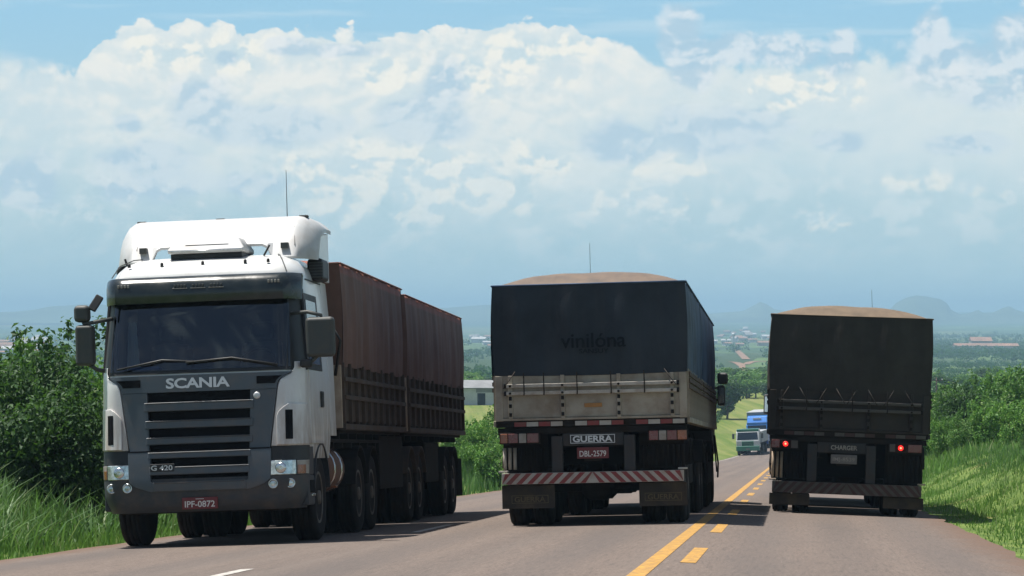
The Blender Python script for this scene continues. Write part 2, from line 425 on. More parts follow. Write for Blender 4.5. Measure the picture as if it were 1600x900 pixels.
mat('board_brown', (0.070, 0.052, 0.041), 0.75, spec=0.25, var=(2.0, 0.25), dirt=((0.115, 0.072, 0.046), 0.6, 2.4))
mat('board_beige', (0.40, 0.32, 0.24), 0.7, var=(2, 0.2), dirt=((0.22, 0.14, 0.09), 0.6, 3))
mat('board_dark', (0.034, 0.030, 0.027), 0.75, spec=0.25, var=(2, 0.2), dirt=((0.07, 0.05, 0.038), 0.5, 3))
mat('board_dark_rail', (0.060, 0.055, 0.050), 0.6, dirt=((0.07, 0.05, 0.038), 0.5, 5))
mat('strip_red', (0.20, 0.016, 0.016), 0.4, dirt=((0.12, 0.08, 0.06), 0.55, 7))
mat('strip_white', (0.38, 0.36, 0.32), 0.4, dirt=((0.25, 0.18, 0.13), 0.5, 7))
mat('strip_red_dull', (0.050, 0.020, 0.017), 0.7, dirt=((0.05, 0.04, 0.03), 0.6, 5))
mat('strip_white_dull', (0.075, 0.068, 0.060), 0.7, dirt=((0.05, 0.04, 0.03), 0.6, 5))
mat('tag_orange', (0.36, 0.17, 0.045), 0.6, dirt=((0.2, 0.12, 0.06), 0.5, 9))
mat('flap_rubber', (0.030, 0.027, 0.023), 0.85, spec=0.25, dirt=((0.10, 0.075, 0.05), 0.6, 3))
mat('flap_print', (0.10, 0.075, 0.035), 0.7, dirt=((0.06, 0.05, 0.04), 0.7, 7))
mat('antenna', (0.03, 0.03, 0.03), 0.5)
mat('bark', (0.085, 0.062, 0.045), 0.9, spec=0.1, var=(6, 0.35))
mat('leaf_dark', (0.05, 0.08, 0.02), 0.6, spec=0.25, fn=leaf_fn(((0.014, 0.044, 0.013), (0.042, 0.105, 0.027), (0.088, 0.149, 0.059), (0.023, 0.070, 0.021))))
mat('leaf_mid', (0.07, 0.11, 0.025), 0.5, spec=0.25, fn=leaf_fn(((0.043, 0.118, 0.021), (0.103, 0.223, 0.040), (0.176, 0.280, 0.068), (0.072, 0.184, 0.033))))
mat('leaf_bright', (0.09, 0.15, 0.03), 0.5, spec=0.25, fn=leaf_fn(((0.062, 0.161, 0.024), (0.143, 0.302, 0.047), (0.215, 0.324, 0.076), (0.095, 0.246, 0.038))))
mat('grass_tall', (0.09, 0.15, 0.03), 0.55, spec=0.35, fn=leaf_fn(((0.048, 0.118, 0.030), (0.109, 0.211, 0.060), (0.207, 0.257, 0.128), (0.081, 0.181, 0.043))))
mat('grass_short', (0.09, 0.15, 0.03), 0.55, spec=0.35, fn=leaf_fn(((0.095, 0.203, 0.036), (0.182, 0.317, 0.072), (0.307, 0.356, 0.162), (0.139, 0.279, 0.054))))
mat('forest_leaf', (0.05, 0.08, 0.02), 1.0, spec=0.0, fn=leaf_fn(((0.014, 0.046, 0.022), (0.032, 0.085, 0.037), (0.043, 0.100, 0.050), (0.022, 0.066, 0.033))))
mat('house_white', (0.45, 0.46, 0.47), 0.7, var=(0.6, 0.12))
mat('roof_grey', (0.16, 0.165, 0.17), 0.6, var=(0.5, 0.2))
mat('roof_tile', (0.20, 0.11, 0.075), 0.8, var=(0.1, 0.3))
mat('wall_cream', (0.34, 0.28, 0.23), 0.8)
mat('metal_roof', (0.36, 0.36, 0.36), 0.4, metal=0.2)
mat('green_paint', (0.010, 0.15, 0.095), 0.35, coat=0.3, dirt=((0.05, 0.06, 0.05), 0.3, 4))
mat('blue_paint', (0.020, 0.16, 0.50), 0.35, coat=0.3)
mat('dark_blue_paint', (0.012, 0.05, 0.20), 0.4)
mat('box_grey', (0.20, 0.22, 0.24), 0.6)
mat('hill_rock', (0.07, 0.09, 0.06), 0.95, spec=0.05, var=(0.004, 0.4))
def glass_mat():
    m = bpy.data.materials.new('cab_glass'); m.use_nodes = True
    bs = m.node_tree.nodes['Principled BSDF']
    bs.inputs['Base Color'].default_value = (0.006, 0.010, 0.016, 1); bs.inputs['Roughness'].default_value = 0.03
    bs.inputs['IOR'].default_value = 1.6; bs.inputs['Specular IOR Level'].default_value = 0.6
    MATS['cab_glass'] = m
    m = bpy.data.materials.new('windscreen_glass'); m.use_nodes = True; t = m.node_tree; t.nodes.clear(); k = NT(t)
    o = k.n('ShaderNodeOutputMaterial'); fr = k.n('ShaderNodeFresnel'); fr.inputs[0].default_value = 1.75
    tr = k.n('ShaderNodeBsdfTransparent'); tr.inputs[0].default_value = (0.42, 0.52, 0.58, 1)
    gl = k.n('ShaderNodeBsdfGlossy'); gl.inputs['Roughness'].default_value = 0.015; gl.inputs[0].default_value = (0.9, 0.95, 1, 1)
    df = k.n('ShaderNodeBsdfDiffuse'); df.inputs[0].default_value = (0.16, 0.14, 0.11, 1)
    mx = k.n('ShaderNodeMixShader'); t.links.new(fr.outputs[0], mx.inputs[0]); t.links.new(tr.outputs[0], mx.inputs[1]); t.links.new(gl.outputs[0], mx.inputs[2])
    dn = k.noise(k.n('ShaderNodeTexCoord').outputs['Object'], 2.5, 6, 0.65)
    m2 = k.n('ShaderNodeMixShader'); k.put(m2.inputs[0], k.mul(k.sstep(dn, 0.35, 0.8), 0.07)); t.links.new(mx.outputs[0], m2.inputs[1]); t.links.new(df.outputs[0], m2.inputs[2])
    t.links.new(m2.outputs[0], o.inputs[0]); MATS['windscreen_glass'] = m
glass_mat()

# ------------------------------------------------------------------ mesh helpers
def tag(o, label=None, cat=None, group=None, kind=None):
    if label: o['label'] = label
    if cat: o['category'] = cat
    if group: o['group'] = group
    if kind: o['kind'] = kind
    return o
def link(name, me, parent=None, material=None):
    o = bpy.data.objects.new(name, me); COL.objects.link(o)
    if parent: o.parent = parent
    if material and me is not None and not me.materials: me.materials.append(MATS[material])
    return o
def empty(name, mtx=None):
    o = bpy.data.objects.new(name, None); COL.objects.link(o); o.empty_display_size = 0.3
    if mtx is not None: o.matrix_world = mtx
    return o
def mesh_np(name, V, F, material=None, smooth=False, mats=None, midx=None):
    V = np.ascontiguousarray(V, dtype=np.float32); F = np.ascontiguousarray(F, dtype=np.int32)
    me = bpy.data.meshes.new(name); n, kk = F.shape
    me.vertices.add(len(V)); me.vertices.foreach_set('co', V.ravel())
    me.loops.add(n * kk); me.loops.foreach_set('vertex_index', F.ravel())
    me.polygons.add(n); me.polygons.foreach_set('loop_start', np.arange(0, n * kk, kk, dtype=np.int32))
    if material: me.materials.append(MATS[material])
    for q in (mats or []): me.materials.append(MATS[q])
    if midx is not None: me.polygons.foreach_set('material_index', np.asarray(midx, dtype=np.int32))
    me.update(calc_edges=True)
    me.polygons.foreach_set('use_smooth', np.full(n, smooth, dtype=bool))
    me.validate(); return me

class MB:
    def __init__(s): s.v = []; s.f = []
    def _add(s, vs, fs):
        b = len(s.v); s.v += [tuple(p) for p in vs]; s.f += [tuple(i + b for i in q) for q in fs]; return s
    def box(s, x0, x1, y0, y1, z0, z1):
        return s._add([(x0, y0, z0), (x1, y0, z0), (x1, y1, z0), (x0, y1, z0), (x0, y0, z1), (x1, y0, z1), (x1, y1, z1), (x0, y1, z1)],
                      [(0, 3, 2, 1), (4, 5, 6, 7), (0, 1, 5, 4), (1, 2, 6, 5), (2, 3, 7, 6), (3, 0, 4, 7)])
    def bar(s, p, q, w, h, up=(0, 0, 1)):
        p, q = Vector(p), Vector(q); d = (q - p).normalized(); u = Vector(up)
        sx = d.cross(u)
        if sx.length < 1e-4: sx = Vector((1, 0, 0))
        sx.normalize(); u = sx.cross(d)
        vs = [e + sx * a * w / 2 + u * b * h / 2 for e in (p, q) for a, b in ((-1, -1), (1, -1), (1, 1), (-1, 1))]
        return s._add(vs, [(0, 1, 2, 3), (7, 6, 5, 4), (0, 4, 5, 1), (1, 5, 6, 2), (2, 6, 7, 3), (3, 7, 4, 0)])
    def tube(s, pts, r, n=8, r2=None):
        pts = [Vector(p) for p in pts]; rings = []
        for i, p in enumerate(pts):
            d = (pts[min(i + 1, len(pts) - 1)] - pts[max(i - 1, 0)]).normalized()
            a = d.cross(Vector((0.13, 0.21, 0.97)))
            if a.length < 1e-3: a = d.cross(Vector((1, 0, 0)))
            a.normalize(); b = d.cross(a)
            rr = r if r2 is None else r + (r2 - r) * i / (len(pts) - 1)
            rings.append([p + (a * math.cos(2 * math.pi * j / n) + b * math.sin(2 * math.pi * j / n)) * rr for j in range(n)])
        return s.rings(rings)
    def rings(s, rings, closed=True, caps=True):
        n = len(rings[0]); vs = [p for r_ in rings for p in r_]; fs = []
        for i in range(len(rings) - 1):
            for j in range(n if closed else n - 1):
                a, b = i * n + j, i * n + (j + 1) % n
                fs.append((a, b, b + n, a + n))
        if caps and closed: fs.append(tuple(range(n - 1, -1, -1))); fs.append(tuple((len(rings) - 1) * n + j for j in range(n)))
        return s._add(vs, fs)
    def lathe(s, prof_, c=(0, 0, 0), axis='x', n=24):
        rings = []
        for r_, h in prof_:
            ring = []
            for j in range(n):
                a = 2 * math.pi * j / n; ca, sa = math.cos(a) * r_, math.sin(a) * r_
                ring.append({'x': (c[0] + h, c[1] + ca, c[2] + sa), 'y': (c[0] + sa, c[1] + h, c[2] + ca), 'z': (c[0] + ca, c[1] + sa, c[2] + h)}[axis])
            rings.append(ring)
        return s.rings(rings)
    def prism(s, pts, axis, a0, a1):
        def mk(p, a): return {'x': (a, p[0], p[1]), 'y': (p[0], a, p[1]), 'z': (p[0], p[1], a)}[axis]
        n = len(pts); vs = [mk(p, a0) for p in pts] + [mk(p, a1) for p in pts]
        fs = [tuple(range(n)), tuple(range(2 * n - 1, n - 1, -1))] + [(i, (i + 1) % n, (i + 1) % n + n, i + n) for i in range(n)]
        return s._add(vs, fs)
    def mesh(s, name, material, smooth=False, fix=True):
        me = bpy.data.meshes.new(name); me.from_pydata(s.v, [], s.f)
        if fix:
            bm = bmesh.new(); bm.from_mesh(me); bmesh.ops.recalc_face_normals(bm, faces=bm.faces); bm.to_mesh(me); bm.free()
        me.materials.append(MATS[material])
        for p in me.polygons: p.use_smooth = smooth
        return me
    def build(s, name, material, parent=None, bevel=0.0, smooth=False, seg=2):
        o = link(name, s.mesh(name, material, smooth or bevel > 0), parent)
        if bevel:
            b = o.modifiers.new('bevel', 'BEVEL'); b.width = bevel; b.segments = seg; b.limit_method = 'ANGLE'; b.angle_limit = R(40); b.harden_normals = True
        return o
def Box(name, material, parent, x0, x1, y0, y1, z0, z1, bevel=0.006):
    return MB().box(x0, x1, y0, y1, z0, z1).build(name, material, parent, bevel)

def text_mesh(txt, width, height, material, depth=0.004, bold=0.0, space=1.0):
    """flat lettering in the x-z plane facing -y, centred on the origin"""
    cu = bpy.data.curves.new('lettering', 'FONT'); cu.body = txt; cu.align_x = 'CENTER'; cu.align_y = 'CENTER'
    cu.size = 1.0; cu.extrude = 0.0; cu.offset = bold; cu.space_character = space; cu.resolution_u = 3
    ob = bpy.data.objects.new('lettering', cu); COL.objects.link(ob)
    dg = bpy.context.evaluated_depsgraph_get(); dg.update()
    me = bpy.data.meshes.new_from_object(ob.evaluated_get(dg))
    bpy.data.objects.remove(ob); bpy.data.curves.remove(cu)
    V = np.zeros(len(me.vertices) * 3, dtype=np.float32); me.vertices.foreach_get('co', V); V = V.reshape(-1, 3)
    mn, mx = V.min(0), V.max(0)
    c = (mn + mx) / 2; s = np.array([width / (mx[0] - mn[0]), height / (mx[1] - mn[1])])
    W = np.zeros_like(V); W[:, 0] = (V[:, 0] - c[0]) * s[0]; W[:, 2] = (V[:, 1] - c[1]) * s[1]; W[:, 1] = -depth
    me.vertices.foreach_set('co', W.ravel())
    me.materials.clear(); me.materials.append(MATS[material]); me.update()
    return me
def lettering(txt, parent, x, y, z, width, height, material, bold=0.0, tilt=0.0, name='lettering', space=1.0):
    o = link(name, text_mesh(txt, width, height, material, bold=bold, space=space), parent)
    o.location = (x, y, z); o.rotation_euler = (tilt, 0, 0)
    return o
# ------------------------------------------------------------------ ground, road, markings
def build_ground():
    fa = np.linspace(R(-14), R(14), 150) + YAW
    rest = np.linspace(R(14), R(346), 60)[1:-1] + YAW
    ang = np.concatenate([fa, rest])
    r = np.concatenate([[1.0, 4, 8, 12, 16, 20], np.arange(22, 120, 1.2), np.arange(120, 300, 4), np.geomspace(300, 15000, 110)])
    A, Rr = np.meshgrid(ang, r)
    X = -np.sin(A) * Rr; Y = np.cos(A) * Rr
    Z = ground_z(X, Y)
    # under the carriageway the sheet stays below the asphalt
    u = X - bend(Y); on = (u > EDGE_L + 0.1) & (u < EDGE_R - 0.1) & (Y < 465) & (Y > -60)
    Z = np.where(on, Z - 0.25, Z)
    n, m = X.shape
    V = np.stack([X, Y, Z], -1).reshape(-1, 3)
    F = []
    I = np.arange(n * m).reshape(n, m)
    a = I[:-1]; b = np.roll(I, -1, 1)[:-1]; c_ = np.roll(I, -1, 1)[1:]; d = I[1:]
    F = np.stack([a, b, c_, d], -1).reshape(-1, 4)
    o = link('ground', mesh_np('ground', V, F, 'ground', True)); tag(o, kind='structure')
def strip(name, us, ys, dz, material, parent=None, wob=0.0):
    us = np.asarray(us, float); ys = np.asarray(ys, float)
    U, Y = np.meshgrid(us, ys)
    if wob:
        U = U.copy()
        rng = np.random.RandomState(3)
        U[:, 0] += np.interp(ys, np.arange(-60, 480, 0.9), rng.normal(0, wob, len(np.arange(-60, 480, 0.9))))
        U[:, -1] += np.interp(ys, np.arange(-60, 480, 0.9), rng.normal(0, wob, len(np.arange(-60, 480, 0.9))))
    X = U + bend(Y); Z = road_z(X, Y) + dz
    n, m = X.shape; I = np.arange(n * m).reshape(n, m)
    F = np.stack([I[:-1, :-1], I[:-1, 1:], I[1:, 1:], I[1:, :-1]], -1).reshape(-1, 4)
    return link(name, mesh_np(name, np.stack([X, Y, Z], -1).reshape(-1, 3), F, material, True), parent)
build_ground()
ys = np.concatenate([np.arange(-60, 120, 0.6), np.arange(120, 470, 2.5)])
us = np.concatenate([[EDGE_L], np.linspace(EDGE_L + .25, CROWN - .3, 12), [CROWN], np.linspace(CROWN + .3, EDGE_R - .25, 7), [EDGE_R]])
road = strip('road', us, ys, 0.0, 'asphalt', wob=0.05); tag(road, kind='structure')
y_long = np.concatenate([np.arange(-40, 120, 1.0), np.arange(120, 460, 3)])
tag(strip('yellow_line', [-1.30, -1.15], y_long, 0.004, 'yellow_paint', road))
for i in range(-3, 16):
    y0 = 26.5 + 9.7 * i
    strip('yellow_dash', [-0.99, -0.85], np.linspace(y0, y0 + 4.0, 5), 0.004, 'yellow_paint', road)
for i in range(-2, 11):
    y0 = 22.6 + 16.0 * i
    strip('white_dash', [-4.95, -4.83], np.linspace(y0, y0 + 4.0, 5), 0.004, 'white_line', road)
strip('edge_line', [EDGE_L + 0.25, EDGE_L + 0.36], np.arange(120, 460, 3), 0.004, 'white_line', road)

# distant hills
def hill(name, D, pts, depth, seed):
    """ridge whose skyline heights are given as (picture column, picture row) at distance D"""
    rng = np.random.RandomState(seed)
    xs = np.array([p[0] for p in pts], float); tops = np.array([(487 - p[1]) for p in pts], float)
    px = np.linspace(xs[0], xs[-1], 140)
    tz = np.interp(px, xs, tops) + np.convolve(rng.normal(0, 1.0, 140), np.ones(5) / 5, 'same') * np.clip(np.interp(px, xs, tops) / 12, 0.15, 1)
    H = tz / FPX * D + CAM_Z
    base = float(ground_z(0, D)) - 6
    rows = np.linspace(-1, 1, 15); V = []
    for q in rows:
        sh = (1 - abs(q) ** 1.6)
        for i, p in enumerate(px):
            ax = (p - 800) / FPX
            d = D + q * depth
            b = FWD * 1.0
            dirv = Vector((b.x, b.y, 0)).normalized() + RGT * ax
            w = 1 if q == 0 else 1 + 0.25 * math.sin(i * 0.37 + q * 9)
            V.append((dirv.x * d, dirv.y * d, base + (H[i] - base) * max(0, min(1, sh ** w if q != 0 else 1))))
    n, m = len(rows), len(px); I = np.arange(n * m).reshape(n, m)
    F = np.stack([I[:-1, :-1], I[:-1, 1:], I[1:, 1:], I[1:, :-1]], -1).reshape(-1, 4)
    tag(link(name, mesh_np(name, np.array(V), F, 'hill_rock', True)), kind='structure')
hill('hills', 7600, [(1345, 497), (1375, 490), (1392, 482), (1400, 473), (1415, 466), (1432, 461), (1450, 463), (1470, 468), (1480, 474), (1486, 484), (1500, 491), (1515, 489), (1528, 484), (1536, 489), (1552, 488), (1570, 480), (1577, 478), (1585, 483), (1600, 488), (1660, 486), (1720, 492), (1800, 497)], 500, 1)
hill('hills', 8000, [(1060, 497), (1120, 489), (1160, 486), (1180, 476), (1188, 471), (1198, 475), (1210, 483), (1240, 488), (1300, 491), (1360, 497)], 500, 2)
hill('hills', 8200, [(-300, 497), (-200, 484), (-100, 480), (-20, 488), (20, 487), (50, 484), (75, 479), (110, 476), (150, 474), (200, 480), (300, 482), (420, 488), (560, 485), (700, 481), (760, 476), (800, 480), (900, 488), (1050, 497)], 600, 3)

# dirt roads and cleared plots in the valley
def dirt(name, poly, wpx):
    V, F = [], []
    for i, (px, py) in enumerate(poly):
        w = wpx[i] if isinstance(wpx, (list, tuple)) else wpx
        for s in (-1, 1):
            p, _ = on_ground(px + s * w / 2, py); V.append((p.x, p.y, p.z + 0.25))
        if i: b = 2 * i; F.append((b - 2, b - 1, b + 1, b))
    tag(link(name, mesh_np(name, np.array(V), np.array(F), 'red_earth')), kind='structure')
dirt('dirt_road', [(1150, 547), (1155, 551), (1160, 556), (1166, 562)], [9, 10, 11, 13])
dirt('dirt_road', [(1141, 566), (1150, 567), (1157, 570), (1160, 574), (1158, 580), (1156, 588)], [8, 12, 14, 10, 7, 6])
dirt('dirt_road', [(1166, 570), (1172, 566.5), (1184, 565), (1200, 565.5)], [10, 14, 16, 16])
dirt('dirt_field', [(1138, 577), (1140, 582), (1142, 586)], [12, 13, 13])
# ------------------------------------------------------------------ trucks
def plan(px, depth):
    f = Vector((FWD.x, FWD.y, 0)).normalized()
    p = f * depth + RGT * ((px - 800) / FPX * depth)
    return p.x, p.y
def road_frame(X, Y, h=0.0, reach=8.0):
    """x = to the right across the road, y = away from the camera along the road, z = up from the road"""
    f2 = Vector((math.sin(h), math.cos(h))); r2 = Vector((math.cos(h), -math.sin(h)))
    rz = lambda p: float(road_z(p.x, p.y))
    p = Vector((X, Y))
    z = (rz(p + r2) + rz(p - r2)) / 2
    zf = (rz(p + f2 * reach + r2) + rz(p + f2 * reach - r2)) / 2
    f = Vector((f2.x, f2.y, (zf - z) / reach)).normalized()
    r = Vector((r2.x, r2.y, (rz(p + r2) - rz(p - r2)) / 2)).normalized()
    u = r.cross(f).normalized(); r = f.cross(u).normalized()
    M = Matrix((r, f, u)).transposed().to_4x4(); M.translation = (X, Y, z)
    return M
def arr_interp(tab):
    a = [p[0] for p in tab]; b = [p[1] for p in tab]
    return lambda q: float(np.interp(q, a, b))

WHEEL = {}
def wheel(root, x, y, side, r=0.52, w=0.27, dual=False):
    """side +1: outer face looks to +x"""
    key = ('tyre', r, w)
    if key not in WHEEL:
        hw = w / 2; pr = [(r * .60, -hw * .8), (r * .80, -hw), (r * .93, -hw * .95), (r * .985, -hw * .78)]
        for i in range(4):                                            # four ribs with grooves between
            a = -hw * .74 + i * hw * .39
            pr += [(r, a), (r, a + hw * .30), (r * .975, a + hw * .31), (r * .975, a + hw * .38)]
        pr = pr[:-2] + [(r * .985, hw * .78), (r * .93, hw * .95), (r * .80, hw), (r * .60, hw * .8)]
        WHEEL[key] = MB().lathe(pr, n=40).mesh('wheel', 'rubber', True)
        m = MB().lathe([(r * .61, .04), (r * .61, hw * .86), (r * .56, hw * .86), (r * .52, hw * .45), (r * .34, hw * .30), (r * .30, hw * .62), (r * .17, hw * .68), (r * .16, hw * .95), (0.01, hw * .95)], n=28)
        for j in range(10):
            a = 2 * math.pi * j / 10; c = (hw * .36, math.cos(a) * r * .40, math.sin(a) * r * .40)
            m.lathe([(.014, 0), (.014, .05), (.003, .055)], c, 'x', 6)
        WHEEL[('rim', r, w)] = m.mesh('rim', 'rim_steel', True)
    xs = [x, x - side * 0.335] if dual else [x]
    for i, xx in enumerate(xs):
        o = link('wheel', WHEEL[key], root); o.location = (xx, y, r)
        if side < 0: o.rotation_euler = (0, 0, math.pi)
        if i == 0: link('rim', WHEEL[('rim', r, w)], o)

def axle_set(root, ys, tr, dual=True, r=0.52):
    for y in ys:
        for s in (-1, 1): wheel(root, s * tr, y, s, r, dual=dual)
        MB().tube([(-tr, y, r), (tr, y, r)], 0.075, 10).lathe([(.10, -.22), (.20, -.12), (.20, .12), (.10, .22)], (0, y, r), 'x', 14).build('axle', 'chassis', root, smooth=True)

def tarp(root, y0, y1, hw, zb, zt, arch, material, side_mat=None, seed=0, name='tarpaulin', fold=0.022, end_y=None):
    rng = np.random.RandomState(seed)
    L = y1 - y0; n = max(12, int(L / 0.09)); ys = np.linspace(y0, y1, n)
    zs = np.linspace(0, 1, 10); xs = np.linspace(-1, 1, 21)
    ph = rng.uniform(0, 6.28, 8)
    def rip(y, q):
        return fold * (0.55 * np.sin(y * 9.1 + ph[0] + q) + 0.4 * np.sin(y * 15.7 + ph[1] - q * 2) + 0.5 * np.sin(y * 4.3 + ph[2])) * (0.35 + 0.65 * q)
    rows = []
    for y in ys:
        a = arch * math.sin(math.pi / 2 * min(1, (y - y0) / .6)) * math.sin(math.pi / 2 * min(1, (y1 - y) / .6))
        hoop = 0.018 * math.cos((y - y0) * 2 * math.pi / 1.05)                 # cloth sags between hoops
        row = []
        for q in zs:
            z = zb + (zt - zb) * q; b = 0.022 * math.sin(math.pi * q)
            row.append((-(hw + b + float(rip(y, 1 - q))), y, z + (0.012 * math.sin(y * 7 + ph[3]) if q == 0 else 0)))
        for x in xs[1:-1]:
            row.append((hw * x, y, zt + (a * (1 - abs(x) ** 3.2) * (1 + .025 * math.sin(x * 5 + y * 2 + ph[7]) + .02 * math.sin(x * 13 + ph[0] + y * 5)) if a > 0 else 0) + hoop * (1 - x * x) * (a / max(arch, 1e-6))))
        for q in zs[::-1]:
            z = zb + (zt - zb) * q; b = 0.022 * math.sin(math.pi * q)
            row.append((hw + b + float(rip(y + 3.3, 1 - q)), y, z + (0.012 * math.sin(y * 7 + ph[4]) if q == 0 else 0)))
        rows.append(row)
    m = len(rows[0]); V = np.array(rows).reshape(-1, 3); I = np.arange(n * m).reshape(n, m)
    F = np.stack([I[:-1, :-1], I[:-1, 1:], I[1:, 1:], I[1:, :-1]], -1).reshape(-1, 4)
    mi = np.zeros((n - 1, m - 1), int)
    if side_mat: mi[:, :len(zs) - 1] = 1; mi[:, -(len(zs) - 1):] = 1
    mi = mi.ravel().tolist(); F = F.tolist(); V = V.tolist()
    for yy, sg in ((y0, 1), (y1, -1)):                                           # end cloths with soft vertical creases
        b = len(V); nx, nz = 27, 12
        for iz in range(nz):
            for ix in range(nx):
                q = iz / (nz - 1); xx = -1 + 2 * ix / (nx - 1)
                e = (1 - abs(xx) ** 6) * math.sin(math.pi * min(1, q * .98 + .01))
                d = e * (0.020 * math.sin(xx * 11 + ph[5]) * (.4 + .6 * q) + 0.012 * math.sin(xx * 23 + ph[6] + q * 3) + 0.02)
                bx = hw + 0.022 * math.sin(math.pi * q)
                V.append((xx * bx, yy - sg * d, zb + (zt - zb) * q - (0.02 * (1 - xx * xx) if q == 0 else 0)))
        for iz in range(nz - 1):
            for ix in range(nx - 1):
                a = b + iz * nx + ix; f = (a, a + 1, a + nx + 1, a + nx)
                F.append(f if sg > 0 else f[::-1]); mi.append(0)
    me = mesh_np(name, np.array(V), np.array(F), None, True, [material] + ([side_mat] if side_mat else []), mi)
    o = link(name, me, root)
    # rolled hem
    h = MB()
    for s in (-1, 1): h.tube([(s * (hw + 0.012), y0, zt), (s * (hw + 0.012), y1, zt)], 0.014, 6)
    for yy in (y0, y1): h.tube([(-hw, yy, zt), (hw, yy, zt)], 0.014, 6)
    h.build('hem', side_mat or material, o, smooth=True)
    return o

def side_boards(root, y0, y1, hw, z0, z1, board, post, rail, step=0.56, rails=(0.30, 0.62, 0.92), cheek=None):
    """drop-side boards: planks, posts and rails of each side"""
    for s in (-1, 1):
        sb = Box('side_board', board, root, min(s * (hw - .04), s * hw), max(s * (hw - .04), s * hw), y0, y1, z0, z1, 0.004)
        n = int((y1 - y0 - .1) / step); st = (y1 - y0 - .1) / n
        pm = rm = None
        for i in range(n + 1):
            if pm is None: pm = MB().box(0, .045, -.035, .035, z0 - .03, z1 + .02).mesh('post', post)
            o = link('post', pm, sb); o.location = (s * hw if s > 0 else -hw - .045, y0 + .05 + i * st, 0)
        for q in rails:
            zz = z0 + (z1 - z0) * q
            Box('rail', rail, sb, min(s * (hw + .02), s * (hw + .062)), max(s * (hw + .02), s * (hw + .062)), y0 + .02, y1 - .02, zz - .028, zz + .028, 0.004)
        Box('sill', post, sb, min(s * (hw - .06), s * (hw + .05)), max(s * (hw - .06), s * (hw + .05)), y0, y1, z0 - .11, z0 - .035, 0.006)

def chassis(root, y0, y1, z0=0.78, z1=1.30, material='chassis'):
    m = MB()
    for s in (-1, 1):
        m.box(s * .46 - .05, s * .46 + .05, y0, y1, z1 - .36, z1 - .335); m.box(s * .46 - .05, s * .46 + .05, y0, y1, z1 - .02, z1); m.box(s * .46 - .012, s * .46 + .012, y0, y1, z1 - .335, z1 - .02)
    y = y0 + .15
    while y < y1 - .1:
        m.box(-1.2, 1.2, y - .03, y + .03, z1, z1 + .08); m.box(-.45, .45, y - .02, y + .02, z1 - .28, z1 - .1); y += .8
    m.box(-1.22, 1.22, y0 + .02, y1 - .02, z1 + .081, z1 + .12)
    return m.build('chassis', material, root)

def fender(root, y, side, x0, x1, r=0.62, zc=0.52, a0=15, a1=165, material='chassis', name='mudguard'):
    pts = []
    for i in range(15):
        a = R(a0 + (a1 - a0) * i / 14); pts.append((y + math.cos(a) * r, zc + math.sin(a) * r))
    for i in range(14, -1, -1):
        a = R(a0 + (a1 - a0) * i / 14); pts.append((y + math.cos(a) * (r - .025), zc + math.sin(a) * (r - .025)))
    m = MB(); n = 15
    for i in range(n - 1):
        q = [pts[i], pts[i + 1], pts[2 * n - 2 - i], pts[2 * n - 1 - i]]
        m.prism(q, 'x', min(side * x0, side * x1), max(side * x0, side * x1))
    return m.build(name, material, root, smooth=False)

def clutter(root, y0, y1, seed, material='chassis'):
    """air tanks, springs, hoses and brackets hanging under the frame"""
    rng = random.Random(seed)
    for s in (-1, 1):
        y = y0 + .2
        for i in range(3):
            a = rng.uniform(.18, .24); yy = y0 + (y1 - y0) * (i + .5) / 3
            MB().lathe([(.02, -.32), (a * .7, -.31), (a, -.25), (a, .25), (a * .7, .31), (.02, .32)], (s * .72, yy, .88), 'y', 14).build('air_tank', material, root, smooth=True)
    for i in range(9):
        x = rng.uniform(-.7, .7); yy = rng.uniform(y0, y1); a = rng.uniform(.05, .12)
        MB().box(x - a, x + a, yy - .1, yy + .1, rng.uniform(.42, .62), .96).build('bracket', material, root)
    for s in (-1, 1):
        for i in range(3):
            yy = y0 + (y1 - y0) * rng.uniform(.1, .9)
            MB().tube([(s * .95, yy, 1.3), (s * 1.04, yy + .05, .95), (s * 1.0, yy + .12, .7), (s * .8, yy + .2, .6)], .014, 6).build('hose', 'rubber', root, smooth=True)

